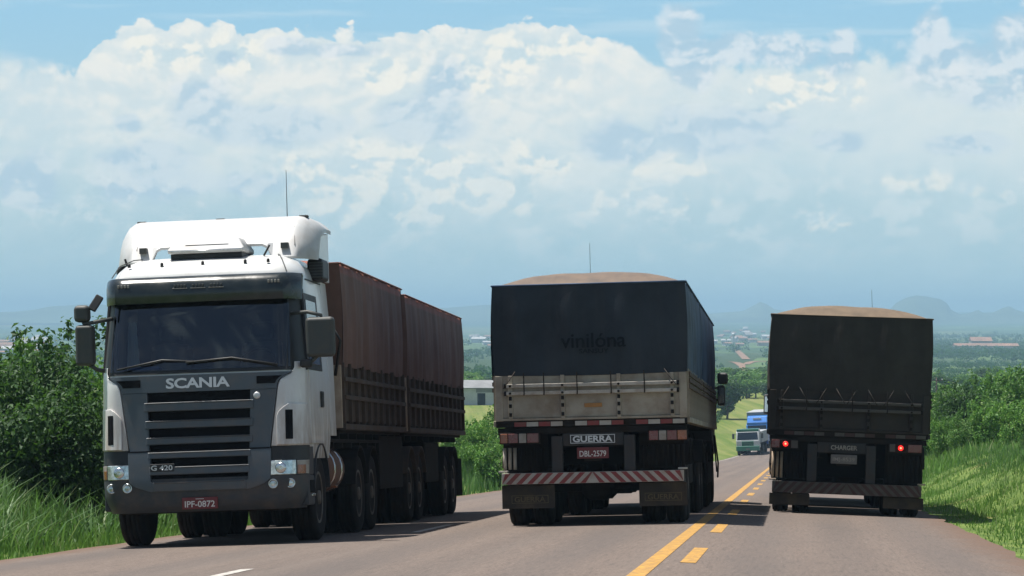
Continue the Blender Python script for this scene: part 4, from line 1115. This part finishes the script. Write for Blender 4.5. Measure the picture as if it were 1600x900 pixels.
        Box('guard_bracket', p['rib'], root, min(s * (hw - .14), s * (hw - .02)), max(s * (hw - .14), s * (hw - .02)), -.02, .2, bb + .01, bb + .035, .004)

def rear_truck(px, depth, h, p, label):
    X, Y = plan(px, depth)
    root = empty('truck', road_frame(X, Y, h, 10)); tag(root, label, 'truck')
    hw = p['hw']; L1, L2 = p['L']
    t1 = tarp(root, -.03, L1, hw + .012, p['z_tarp'], p['z_top'], p['arch'], p['tarp'], p['tarp_side'], p['seed'], fold=.03)
    tarp(root, L1 + .32, L2, hw + .012, p['z_tarp'], p['z_top'], p['arch'], p['tarp'], p['tarp_side'], p['seed'] + 1, fold=.03)
    if p.get('print'):
        for txt, x, z, w_, h_ in p['print']: lettering(txt, t1, x, -.105, z, w_, h_, 'tarp_print', bold=.012, name='print')
    for a, b in ((.02, L1), (L1 + .34, L2)):
        side_boards(root, a, b, hw - .012, p['z_board'], p['z_tarp'] + .02, p['board'], p['side_post'], p['side_rail'], rails=(.64, .78, .92))
        Box('headboard', p['board'], root, -hw + .03, hw - .03, b - .03, b, p['z_board'], p['z_tarp'], .006)
        chassis(root, a + .16, b, z1=p['z_board'] - .13)
        clutter(root, a + .7, b - .4, p['seed'] + int(a))
    rear_end(root, p)
    axle_set(root, p['axles'], p['track'])
    for y in p['axles']:
        for s in (-1, 1): fender(root, y, s, .58, hw - .02, .62, .54, 25, 155)
    for s in (-1, 1):
        Box('tool_box', 'chassis', root, min(s * .8, s * (hw - .1)), max(s * .8, s * (hw - .1)), 3.4, 4.6, .5, 1.1, .03)
        MB().tube([(s * (hw + .02), L2 - 1.2, 1.25), (s * (hw + .07), L2 - 1.1, .75), (s * (hw + .05), L2 - .9, .5)], .016, 6).build('hose', 'rubber', root, smooth=True); MB().tube([(s * (hw + .02), L2 - 1.7, 1.25), (s * (hw + .05), L2 - 1.5, .6)], .014, 6).build('hose', 'rubber', root, smooth=True)
        Box('side_guard', 'chassis', root, min(s * (hw - .12), s * (hw - .06)), max(s * (hw - .12), s * (hw - .06)), L2 - 3.6, L2 - .6, .42, .95, .01)
    # tractor in front of the load
    c0 = L2 + .55
    cab = MB().prism([(c0, .9), (c0 + 2.2, .9), (c0 + 2.28, 1.8), (c0 + 1.95, 2.95), (c0 + 1.4, 3.1), (c0, 3.1)], 'x', -1.22, 1.22).build('cab', p['cab'], root, .06)
    Box('rear_window', 'cab_glass', cab, -.7, .7, c0 - .012, c0 - .002, 2.1, 2.6, .01)
    chassis(root, L2 - 3.6, c0 + 1.9, z1=.98)
    for s in (-1, 1):
        wheel(root, s * 1.05, c0 + 1.0, s, .52, .30)
        mr = Box('mirror', 'mirror_shell', root, min(s * 1.30, s * (1.30 + p['mirror'][0])), max(s * 1.30, s * (1.30 + p['mirror'][0])), c0 + 1.6, c0 + 1.75, p['mirror'][1], p['mirror'][2], .04)
        Box('mirror_glass', 'mirror_glass', mr, min(s * 1.325, s * (1.275 + p['mirror'][0])), max(s * 1.325, s * (1.275 + p['mirror'][0])), c0 + 1.592, c0 + 1.598, p['mirror'][1] + .05, p['mirror'][2] - .05, 0)
        if p.get('mirror2'): Box('mirror', 'mirror_shell', root, min(s * 1.31, s * 1.51), max(s * 1.31, s * 1.51), c0 + 1.6, c0 + 1.74, p['mirror'][2] + .02, p['mirror'][2] + .24, .05)
        MB().tube([(s * 1.18, c0 + 1.75, p['mirror'][1] + .1), (s * 1.4, c0 + 1.7, p['mirror'][1] + .12)], .02, 6).build('mirror_arm', 'mirror_shell', mr); MB().tube([(s * 1.15, c0 + 1.75, p['mirror'][2] - .06), (s * 1.4, c0 + 1.7, p['mirror'][2] - .04)], .02, 6).build('mirror_arm', 'mirror_shell', mr)
    ax, ay, lx, lz0, lz1 = p['aerial']
    MB().tube([(ax, c0 + ay, lz0), (lx, c0 + ay, lz1)], .007, 5, .004).build('aerial', 'antenna', root)
    return root

build_white_truck()
MID = dict(hw=1.295, z_top=3.27, z_tarp=2.05, z_board=1.47, arch=.195, L=(6.2, 14.5), tarp='tarp_blue', tarp_side='tarp_blue_side', seed=5,
           board='board_white', post='board_white', rail='board_rail', side_post='board_white', side_rail='board_brown', posts=(-1.09, -.38, .38, 1.10), rails=(1.905, 1.805), straps=(-.90, -.63, -.18, .28, .73), tag=True, ropes=(-1.02, 1.0),
           strip=('strip_red', 'strip_white'), gaps=True, lamps=((-1.25, -.70), (.76, 1.30)),
           lens=lambda s: [('lamp', -1.235, -1.14, 'lens_amber'), ('lamp', -1.13, -1.0, 'lens_red'), ('lamp', -.985, -.885, 'lens_white'), ('lamp', -.875, -.72, 'lens_red')] if s < 0 else [('lamp', .775, .90, 'lens_red'), ('lamp', .91, 1.01, 'lens_white'), ('lamp', 1.02, 1.15, 'lens_red'), ('lamp', 1.16, 1.285, 'lens_amber')],
           frame=((-.55, -.40), (.43, .58)), sign=('GUERRA', .01, .62, .088, 'letter_silver', True), plate=('DBL-2579', .0, .0) and ('DBL-2579', 'plate_red', .01),
           bar=(.575, .725), bar_hw=1.23, stripe=('strip_red', 'strip_white'), flaps=((-1.24, -.52), (.62, 1.27)), flap_z=.245, flap_text='GUERRA', rib='board_rail',
           axles=(1.05, 2.3, 7.4, 8.65, 12.0, 13.25), track=1.08, cab='black_plastic', mirror=(.15, 1.83, 2.22), mirror2=True, aerial=(-1.0, .6, -1.0, 3.05, 4.93),
           print=[('vinilóna', .055, 2.50, .88, .20), ('SANSUY', .06, 2.355, .40, .06)])
MID['plate'] = ('DBL-2579', 'plate_red', .01)
rear_truck(928, 40.3, 0.0, MID, 'middle truck seen from behind with dark blue tarpaulin above white tailboard')
RGT_ = dict(MID, hw=1.30, z_top=3.26, z_tarp=2.02, z_board=1.40, arch=.20, L=(6.4, 14.8), tarp='tarp_brown', tarp_side='tarp_brown', seed=15,
            board='board_dark', post='board_dark', rail='board_dark_rail', side_post='board_dark', side_rail='board_dark', posts=(-1.1, -.45, .32, 1.02), rails=(1.84, 1.72), straps=(-.7, .05, .62), tag=False, ropes=(-1.0, -.82, -.38, -.22, .12, .30, .72, .90),
            strip=('strip_red_dull', 'strip_white_dull'), lamps=((-1.26, -.80), (.66, 1.22)),
            lens=lambda s: [('lamp', -1.25, -1.12, 'lens_red'), ('lamp', -.93, -.82, 'strip_white_dull')] if s < 0 else [('lamp', .68, .77, 'strip_white_dull'), ('lamp', .98, 1.2, 'lens_red')],
            lit=(-1.02, .86), frame=((-.66, -.50), (.30, .46)), sign=('CHARGER', -.06, .50, .075, 'lens_white', False), plate=('IMJ-8539', 'plate_grey', -.06),
            bar=(.33, .52), bar_hw=1.22, stripe=('strip_red_dull', 'strip_white_dull'), flaps=((-1.26, -.60), (.60, 1.26)), flap_z=.13, flap_text=None, rib='board_beige',
            cab='dark_blue_paint', mirror=(.27, 1.80, 2.24), mirror2=False, aerial=(.80, .6, .70, 3.05, 4.58), print=None)
rear_truck(1321, 49.0, 0.0, RGT_, 'right truck seen from behind with dark brown tarpaulin and lit red tail lamps')

# ---------------------------------------------------------------- oncoming trucks at the foot of the slope
def far_truck(px, depth, h, label, cabm, low, box, lx=0.0, tall=0.0, roof_sign=False, box_h=3.75):
    X, Y = plan(px, depth)
    root = empty('truck', road_frame(X, Y, h, 8)); tag(root, label, 'truck', 'trucks coming up the slope')
    cab = MB().prism([(0, .75), (.02, 1.55), (.28, 2.45 + tall), (.7, 2.68 + tall), (1.9, 2.72 + tall), (1.9, .75)], 'x', -1.2, 1.2).build('cab', cabm[0], root, .07)
    Box('roof_band', cabm[1], cab, -1.15, 1.15, .30, 1.85, 2.48 + tall, 2.75 + tall, .05)
    MB()._add([(-1.08, .035, 1.62), (1.08, .035, 1.62), (1.02, .262, 2.40 + tall), (-1.02, .262, 2.40 + tall)], [(0, 1, 2, 3)]).build('windscreen', 'cab_glass', root)
    gr = Box('grille', low, root, -.62, .62, -.03, .05, 1.0, 1.48, .02)
    for i in range(4): Box('slat', 'black_plastic', gr, -.55, .55, -.036, -.031, 1.05 + i * .1, 1.09 + i * .1, 0)
    for s in (-1, 1):
        Box('corner_panel', cabm[2], root, min(s * .66, s * 1.19), max(s * .66, s * 1.19), -.025, .05, 1.02, 1.55, .03)
        Box('headlight', 'lens_clear', root, min(s * .72, s * 1.08), max(s * .72, s * 1.08), -.05, .03, .74, .92, .02)
        mr = Box('mirror', 'mirror_shell', root, min(s * 1.38, s * 1.62), max(s * 1.38, s * 1.62), .25, .38, 1.75, 2.3, .04)
        MB().tube([(s * 1.1, .4, 2.25), (s * 1.45, .3, 2.25)], .025, 6).build('mirror_arm', 'mirror_shell', mr)
        wheel(root, s * 1.03, 1.25, s, .52, .30)
    bp = Box('bumper', low, root, -1.22, 1.22, -.12, .25, .48, .98, .05)
    Box('number_plate', 'plate_grey', bp, -.2, .2, -.13, -.121, .60, .74, 0)
    cb = Box('cargo_box', box, root, -1.28 + lx, 1.28 + lx, 2.3, 12.5, 1.25, box_h + tall, .04)
    Box('top_rail', 'metal_roof', cb, -1.3 + lx, 1.3 + lx, 2.27, 12.5, box_h + .002 + tall, box_h + .08 + tall, .02)
    if roof_sign:
        df = MB().prism([(.5, 2.74 + tall), (.9, 3.35 + tall), (1.8, 3.45 + tall), (1.8, 2.74 + tall)], 'x', -1.1, 1.1).build('roof_deflector', cabm[0], root, .06)
        Box('sign', 'house_white', df, -.45, .45, .62, .72, 3.02 + tall, 3.2 + tall, .01)
    chassis(root, .6, 12.3, z1=1.1)
    axle_set(root, (5.6, 6.9, 10.2, 11.4), 1.05)
    return root
far_truck(1169, 310, 0.06, 'small distant oncoming truck with green and white cab', ('house_white', 'green_paint', 'house_white'), 'green_paint', 'box_grey', box_h=2.35)
far_truck(1184, 332, 0.07, 'blue distant oncoming truck with grey box behind the green truck', ('blue_paint', 'blue_paint', 'blue_paint'), 'dark_blue_paint', 'box_grey', tall=.2, roof_sign=True)
# ------------------------------------------------------------------ vegetation
def leaf_arrays(rng, lobes, n, size, up=0.35, shell=0.45):
    L = np.array(lobes, float); w = (L[:, 3] * L[:, 4]) ** 1.0; w /= w.sum()
    k_ = rng.choice(len(L), n, p=w); c = L[k_, :3]; r = L[k_, 3:6] if L.shape[1] >= 6 else np.stack([L[k_, 3], L[k_, 3], L[k_, 4]], 1)
    d = rng.normal(size=(n, 3)); d /= np.linalg.norm(d, axis=1, keepdims=True)
    rad = rng.uniform(shell, 1.0, n) ** 0.6 + rng.exponential(0.05, n)
    pos = c + d * r * rad[:, None]
    nrm = d * 0.75 + np.array([0, 0, up]) + rng.normal(0, 0.45, (n, 3)); nrm /= np.linalg.norm(nrm, axis=1, keepdims=True)
    t = np.cross(nrm, rng.normal(size=(n, 3))); t /= np.linalg.norm(t, axis=1, keepdims=True)
    b = np.cross(nrm, t); s = size * rng.uniform(0.6, 1.35, n)[:, None]
    v0 = pos - t * s * .5; v1 = pos + b * s * .30 + nrm * s * .08; v2 = pos + t * s * .5 - nrm * s * .12; v3 = pos - b * s * .30 + nrm * s * .08
    V = np.stack([v0, v1, v2, v3], 1).reshape(-1, 3); F = np.arange(n * 4).reshape(n, 4)
    return V, F
def make_lobes(rng, n, rx, rz, zc, small=(0.28, 0.5)):
    out = []
    for i in range(n):
        a = rng.uniform(0, 6.28); q = rng.uniform(0, 1) ** .5; h = rng.uniform(-1, 1)
        f = math.sqrt(max(0, 1 - h * h * .85))
        r = rng.uniform(*small)
        out.append((math.cos(a) * q * rx * f * .8, math.sin(a) * q * rx * f * .8, zc + h * rz * .78, r * rx, r * rz * 1.05))
    return out
def stems(rng, h, rx, n, r0):
    m = MB()
    for i in range(n):
        a = rng.uniform(0, 6.28); l = rng.uniform(.4, .95)
        p = [(0.05 * math.cos(a), 0.05 * math.sin(a), -.15)]
        for j in range(1, 5):
            q = j / 4; p.append((math.cos(a + .3 * q) * rx * .7 * l * q, math.sin(a + .3 * q) * rx * .7 * l * q, h * .8 * q * l + rng.uniform(-.03, .03)))
        m.tube(p, r0 * rng.uniform(.7, 1.1), 6, r0 * .25)
    return m
PROTO = {}
def proto(kind):
    """unit-height plants: mesh pairs (foliage, stem)"""
    if kind in PROTO: return PROTO[kind]
    sp = {'dark': (11, 'leaf_dark', 9500, .048, 18, .62), 'mid': (12, 'leaf_mid', 6500, .055, 15, .60), 'bright': (13, 'leaf_bright', 5500, .055, 13, .58), 'dense': (14, 'leaf_mid', 8000, .048, 20, .66), 'wild': (15, 'leaf_bright', 4500, .065, 11, .52)}
    if kind in sp:
        sd_, lm, n, ls, nl, rx = sp[kind]; rng = np.random.RandomState(sd_)
        lobes = make_lobes(rng, nl, rx, .46, .50) + [(0, 0, .35, rx * .75, .34)]
        V, F = leaf_arrays(rng, lobes, n, ls)
        # stray shoots that break the outline
        sh = [(rng.uniform(-.5, .5), rng.uniform(-.5, .5), rng.uniform(.75, 1.0), .05, .11) for _ in range(16)]
        V2, F2 = leaf_arrays(rng, sh, 420, ls * .9, shell=.1)
        V = np.concatenate([V, V2]); F = np.concatenate([F, F2 + len(V) - len(V2)])
        V[:, 2] = np.maximum(V[:, 2], -.06)
        PROTO[kind] = (mesh_np('foliage', V, F, lm), stems(rng, 1.0, rx, 7, .022).mesh('stem', 'bark', True))
    else:                                                     # trees of the valley
        sd_, lm, rx, zc, rz, n = {'tree_round': (21, 'leaf_dark', .44, .60, .40, 1700), 'tree_tall': (22, 'leaf_mid', .30, .56, .44, 1500), 'tree_open': (23, 'leaf_mid', .48, .66, .30, 1300)}[kind]
        rng = np.random.RandomState(sd_)
        lobes = make_lobes(rng, 12, rx, rz, zc, (.32, .55))
        V, F = leaf_arrays(rng, lobes, n, .085)
        m = MB().tube([(0, 0, -.05), (.01, 0, .2), (-.01, .01, .45), (0, 0, .7)], .03, 7, .012)
        for i in range(6):
            a = rng.uniform(0, 6.28); z = rng.uniform(.25, .5)
            m.tube([(0, 0, z), (math.cos(a) * rx * .4, math.sin(a) * rx * .4, z + .15), (math.cos(a) * rx * .7, math.sin(a) * rx * .7, z + .24)], .013, 5, .005)
        PROTO[kind] = (mesh_np('crown', V, F, lm), m.mesh('trunk', 'bark', True))
    return PROTO[kind]
def plant(name, kind, loc, h, wide, rot, label, cat, group=None):
    fo, st = proto(kind)
    o = link(name, None); o.location = loc; o.rotation_euler = (0, 0, rot); o.scale = (h * wide, h * wide, h)
    tag(o, label, cat, group)
    tr = kind.startswith('tree')
    link('crown' if tr else 'foliage', fo, o); link('trunk' if tr else 'stem', st, o)
    return o
def at(px, depth):
    x, y = plan(px, depth); return x, y, float(ground_z(x, y))
rr = random.Random(5)
def bush(px, depth, ptop, wide, kind, label, group='roadside shrubs'):
    x, y, z = at(px, depth)
    h = CAM_Z + (487 - ptop) / FPX * depth - z
    plant('shrub', kind, (x, y, z - .05), h / 1.0, wide, rr.uniform(0, 6.28), label, 'shrub', group)
# left of the white cab
bush(96, 52, 510, .95, 'dark', 'tallest glossy shrub left of the white cab mirror')
bush(6, 48, 545, .85, 'dark', 'dark shrub at the left picture edge behind tall grass')
bush(154, 58, 540, .80, 'mid', 'shrub half hidden behind the white cab left corner')
bush(54, 45, 588, .95, 'dark', 'low dark shrub in front of the tallest left shrub')
bush(128, 46, 600, .80, 'dark', 'low dark shrub beside the white cab headlight')
bush(-70, 50, 535, 1.0, 'mid', 'shrub at the far left beyond the picture edge')
bush(45, 66, 548, .8, 'dense', 'pale shrub behind the dark shrubs on the left')
# between the oncoming truck and the middle truck
bush(748, 108, 655, .85, 'bright', 'light green shrub in the gap between the red tarpaulin and the blue one, left one')
bush(777, 112, 640, .85, 'mid', 'green shrub in the gap beside the white tailboard left edge')
bush(764, 96, 692, .90, 'wild', 'low bright shrub on the verge between the two trucks')
bush(735, 98, 690, .90, 'bright', 'low green shrub beside the rear of the red trailers')
bush(800, 100, 680, .9, 'bright', 'low shrub hidden behind the middle truck wheels')
bush(705, 104, 660, .9, 'mid', 'shrub behind the rear end of the red trailers')
# right verge
R_ = [(1456, 88, 618, .80, 'mid', 'shrub just right of the dark brown tarpaulin'), (1484, 92, 600, .85, 'dense', 'dense shrub on the right skyline nearest the dark truck'),
      (1520, 86, 592, .85, 'dark', 'dark glossy shrub on the right skyline'), (1553, 90, 586, .85, 'mid', 'mid green shrub on the right skyline, second from the picture edge'),
      (1592, 84, 574, .85, 'dense', 'tall shrub on the skyline at the right picture edge'), (1472, 82, 652, .85, 'bright', 'bright shrub in front of the right skyline shrubs, nearest the truck'),
      (1506, 80, 640, .85, 'mid', 'mid green shrub in the middle of the right thicket'), (1546, 78, 632, .90, 'wild', 'loose light green shrub in the right thicket'),
      (1590, 74, 628, .90, 'bright', 'bright leafy shrub low at the right picture edge'), (1650, 80, 565, .9, 'mid', 'shrub beyond the right picture edge'), (1606, 66, 668, .75, 'dark', 'small dark shrub nearest the grass at the right edge'),
      (1650, 62, 640, .9, 'mid', 'shrub beyond the right picture edge near the grass'), (1535, 74, 690, .7, 'bright', 'small bright shrub on the grass bank at right')]
for q in R_: bush(q[0], q[1] * 1.36, *q[2:])
# valley trees
def vtree(px, depth, h, kind, label, wide=1.0, group='trees in the valley'):
    x, y, z = at(px, depth)
    plant('tree', kind, (x, y, z - .1), h, wide, rr.uniform(0, 6.28), label, 'tree', group)
vtree(1136, 405, 5.6, 'tree_round', 'round dark tree on the mown slope left of the distant green truck', 1.05)
vtree(1118, 425, 4.0, 'tree_open', 'low spreading tree beside the middle truck mirror')
for a_, b_, n_, wh in ((-60, 60, 6, 'far left behind the roadside shrubs'), (705, 795, 12, 'seen between the red and the blue tarpaulins'), (1095, 1212, 30, 'seen between the blue and the brown tarpaulins'), (1440, 1690, 26, 'seen right of the brown tarpaulin')):
    for i in range(n_):
        vtree(rr.uniform(a_, b_), rr.choice([480, 500, 540, 590]) + rr.uniform(-12, 12), rr.uniform(2.4, 4.4), rr.choice(['tree_round', 'tree_tall', 'tree_open']), 'small dark tree of the valley belt, ' + wh, rr.uniform(1.0, 1.7), 'tree belt ' + wh)
vtree(1588, 262, 8.6, 'tree_open', 'thin spreading tree rising over the shrubs at the right edge', .9)

# distant woods and plantation, one mass
def forest():
    rng = np.random.RandomState(77); Vs, Fs = [], []; base = 0
    bands = [(660, 60, 300, 2.4), (800, 80, 420, 2.2), (1000, 120, 700, 2.2), (1300, 150, 900, 2.6), (1650, 160, 900, 3.4), (2100, 200, 700, 3.6), (2800, 300, 600, 4.5), (3800, 500, 400, 5)]
    for D, sp, n, h in bands:
        px = rng.uniform(-300, 1900, n)
        if D > 900: px = np.where(rng.uniform(size=n) < .5, rng.uniform(1380, 1900, n), px)
        clear = (px > 1105) & (px < 1200) & (D > 900) & (D < 2000)       # the open hillside with the dirt roads
        px = px[~clear | (rng.uniform(size=n) < .12)]
        dp = D + rng.normal(0, sp * .5, len(px))
        for p, d in zip(px, dp):
            x, y = plan(p, d); z = float(ground_z(x, y)); hh = h * rng.uniform(.6, 1.25) * (.6 if p > 1380 and D < 1400 else 1)
            V, F = leaf_arrays(rng, [(x, y, z + hh * .5, hh * .75, hh * .5), (x + hh * .5, y, z + hh * .35, hh * .5, hh * .35)], 22, hh * .5, shell=.6)
            Vs.append(V); Fs.append(F + base); base += len(V)
    o = link('forest', mesh_np('forest', np.concatenate(Vs), np.concatenate(Fs), 'forest_leaf'))
    tag(o, 'distant woods and plantations spread over the hazy plain', 'forest', kind='stuff')
forest()
def hedge():
    rng = np.random.RandomState(5); Vs, Fs = [], []; base = 0
    for i in range(150):
        q = i / 149; px = 1090 + 62 * q + rng.normal(0, 1.0); py = 690 - 68 * q
        p, d = on_ground(px, py); h = rng.uniform(.35, .8)
        V, F = leaf_arrays(rng, [(p.x, p.y, p.z + h * .4, h * .8, h * .5)], 40, .22)
        Vs.append(V); Fs.append(F + base); base += len(V)
    tag(link('ditch_scrub', mesh_np('ditch_scrub', np.concatenate(Vs), np.concatenate(Fs), 'leaf_dark')), 'dark line of low scrub along the ditch on the mown slope', 'scrub', kind='stuff')
hedge()

# ------------------------------------------------------------------ grass verges
def blades(name, material, n, useg, yseg, h, w, seed, label, thin=None, lean=.45):
    rng = np.random.RandomState(seed)
    u = rng.uniform(0, 1, n); y = yseg[0] + (yseg[1] - yseg[0]) * rng.uniform(0, 1, n) ** 1.25
    u = useg[0] + (useg[1] - useg[0]) * u
    clump = np.sin(u * 3.1 + y * 1.7) * np.sin(y * 2.3 - u * 1.1) + .5 * np.sin(u * 7.7 + 2) * np.sin(y * 5.1)
    edge = np.minimum(np.abs(u - EDGE_L), np.abs(u - EDGE_R))
    hh = (h[0] + (h[1] - h[0]) * rng.uniform(0, 1, n) ** 1.4) * (1 + .35 * clump) * (.35 + .65 * sst(edge, 0, 1.1))
    x = u + bend(y); z = ground_z(x, y) - .03
    a = rng.uniform(0, 6.28, n); ln = rng.uniform(.15, 1, n) * lean
    dx, dy = np.cos(a), np.sin(a); b = rng.uniform(0, 6.28, n); wx, wy = np.cos(b), np.sin(b)
    ww = w * rng.uniform(.6, 1.5, n)
    V = np.zeros((n, 6, 3))
    for j, (q, tw) in enumerate(((0, 1.0), (.55, .8), (1.0, .08))):
        bx = dx * ln * hh * q ** 1.8; by = dy * ln * hh * q ** 1.8; bz = hh * (q - .22 * ln * q * q)
        for s_, o_ in ((-1, 0), (1, 1)):
            V[:, j * 2 + o_, 0] = x + bx + s_ * wx * ww * tw * .5; V[:, j * 2 + o_, 1] = y + by + s_ * wy * ww * tw * .5; V[:, j * 2 + o_, 2] = z + bz
    I = np.arange(n)[:, None] * 6
    F = np.concatenate([I + np.array([[0, 1, 3, 2]]), I + np.array([[2, 3, 5, 4]])], 1).reshape(-1, 4)
    tag(link(name, mesh_np(name, V.reshape(-1, 3), F, material, True)), label, 'grass', kind='stuff')
blades('tall_grass', 'grass_tall', 30000, (EDGE_L - 6.5, EDGE_L - .9), (27, 66), (.22, .72), .026, 1, 'tall green grass on the left verge below the shrubs', lean=.95)
blades('short_grass', 'grass_short', 26000, (EDGE_L - 3.4, EDGE_L - .02), (24, 70), (.10, .34), .016, 2, 'short bright grass along the left road edge')
blades('short_grass', 'grass_short', 60000, (EDGE_R + .02, EDGE_R + 5.2), (26, 130), (.05, .20), .016, 3, 'short bright grass along the right road edge')
blades('tall_grass', 'grass_tall', 30000, (EDGE_R + 2.4, EDGE_R + 9), (40, 140), (.10, .30), .020, 4, 'taller grass on the right bank below the thicket')
blades('tall_grass', 'grass_tall', 16000, (EDGE_L - 9, EDGE_L - .3), (66, 170), (.25, .8), .04, 5, 'grass of the left verge farther down the road')
blades('short_grass', 'grass_short', 9000, (EDGE_R + .05, EDGE_R + 7), (92, 190), (.2, .5), .04, 6, 'grass of the right verge farther down the road')
# ------------------------------------------------------------------ buildings far off
def shed():
    x, y, z = at(748, 450); o = empty('shed', Matrix.Translation((x, y, z - .1)) @ Matrix.Rotation(YAW, 4, 'Z'))
    tag(o, 'white walled shed with grey roof seen between the two trucks', 'shed')
    MB().box(-3.6, 5.5, 0, 6, 0, 2.6).build('wall', 'house_white', o)
    MB().prism([(-.5, 2.62), (3, 3.7), (6.5, 2.62), (6.5, 2.72), (3, 3.82), (-.5, 2.72)], 'x', -4.0, 6.0).build('roof', 'roof_grey', o)
    Box('doorway', 'void_black', o, -.2, 1.0, -.03, -.004, .02, 1.9, 0)
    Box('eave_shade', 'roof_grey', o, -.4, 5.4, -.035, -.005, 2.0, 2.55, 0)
shed()
def hut():
    x, y, z = at(1489, 300); o = empty('hut', Matrix.Translation((x, y, z - .1)) @ Matrix.Rotation(YAW, 4, 'Z'))
    tag(o, 'small grey block hut behind the right skyline shrubs', 'hut')
    MB().box(-.7, .7, 0, 1.6, 0, 4.6).build('wall', 'house_white', o); MB().box(-.8, .8, -.1, 1.7, 4.601, 4.75).build('roof', 'roof_grey', o)
hut()
def pole():
    x, y, z = at(1463, 420); o = empty('utility_pole', Matrix.Translation((x, y, z - .1)) @ Matrix.Rotation(YAW, 4, 'Z'))
    tag(o, 'thin utility pole with crossarm right of the dark truck', 'pole')
    MB().tube([(0, 0, 0), (0, 0, 5.2)], .12, 7, .08).build('shaft', 'bark', o, smooth=True)
    MB().box(-.9, .9, -.06, .06, 4.7, 4.82).build('crossarm', 'bark', o)
    for q in (-.8, 0, .8): MB().lathe([(.06, 0), (.08, .08), (.03, .2)], (q, 0, 4.82), 'z', 8).build('insulator', 'house_white', o)
pole()
def houses():
    protos = []
    for i, (w, d, h, wm, rm) in enumerate([(9, 8, 3, 'house_white', 'roof_tile'), (12, 9, 3.4, 'wall_cream', 'roof_tile'), (14, 10, 4, 'house_white', 'metal_roof'), (8, 8, 6.5, 'house_white', 'roof_grey'), (26, 14, 6, 'wall_cream', 'roof_tile')]):
        a = MB().box(-w / 2, w / 2, -d / 2, d / 2, -1, h).mesh('wall', wm)
        b = MB().prism([(-d / 2 - .6, h + .02), (0, h + h * .5), (d / 2 + .6, h + .02)], 'x', -w / 2 - .5, w / 2 + .5).mesh('roof', rm)
        protos.append((a, b))
    rng = random.Random(3)
    spots = []
    for i in range(34): spots.append((rng.uniform(-60, 75), rng.uniform(528, 556), 'far left'))
    for i in range(30): spots.append((rng.uniform(1105, 1205), rng.uniform(519, 541), 'middle'))
    for i in range(12): spots.append((rng.uniform(725, 790), rng.uniform(522, 545), 'gap'))
    lab = {'far left': 'tiny house of the hazy town left of the cab mirror', 'middle': 'tiny house of the hazy town between the blue and the brown tarpaulins', 'gap': 'tiny house of the hazy town between the red and the blue tarpaulins'}
    for px, py, wh in spots:
        p, d = on_ground(px, py); k_ = rng.choice([0, 0, 1, 1, 2, 3])
        o = link('house', None); o.location = p; o.rotation_euler = (0, 0, YAW + rng.uniform(-.5, .5)); s = rng.uniform(.55, 1.0); o.scale = (s, s, s)
        tag(o, lab[wh], 'house', 'houses of the distant town ' + wh)
        link('wall', protos[k_][0], o); link('roof', protos[k_][1], o)
    for px, py, sx, sz, lb in [(38, 538, .8, .6, 'long white roofed warehouse in the town at far left'), (1540, 548, 1.7, .6, 'long cream warehouse on the plain at far right'), (1532, 545, .6, 1.0, 'taller white block behind the long cream warehouse'), (14, 546, .8, .6, 'orange cream warehouse in the town at the left edge')]:
        p, d = on_ground(px, py)
        o = link('warehouse', None); o.location = p; o.rotation_euler = (0, 0, YAW); o.scale = (sx, 1, sz)
        tag(o, lb, 'warehouse'); link('wall', protos[4][0], o); link('roof', protos[4][1], o)
    p, d = on_ground(1146, 536)
    o = link('water_tower', None); o.location = p; tag(o, 'white water tower glinting in the town behind the middle truck mirror', 'tower')
    MB().tube([(0, 0, -1), (0, 0, 7)], 1.1, 10).build('shaft', 'house_white', o); MB().lathe([(.5, 0), (2.2, .8), (2.4, 2.6), (1.6, 3.4), (.1, 3.7)], (0, 0, 6.5), 'z', 14).build('tank', 'metal_roof', o, smooth=True)
houses()
# ------------------------------------------------------------------ air
hz = MB().box(-15500, 15500, -15500, 15500, -60, 52).build('haze', 'ground'); tag(hz, kind='stuff')
hm = bpy.data.materials.new('haze_air'); hm.use_nodes = True; hm.node_tree.nodes.clear()
_o = hm.node_tree.nodes.new('ShaderNodeOutputMaterial'); _v = hm.node_tree.nodes.new('ShaderNodeVolumePrincipled')
_v.inputs['Color'].default_value = (0.335, 0.515, 0.705, 1); _v.inputs['Density'].default_value = 0.00022
hm.node_tree.links.new(_v.outputs[0], _o.inputs['Volume']); hz.data.materials.clear(); hz.data.materials.append(hm)
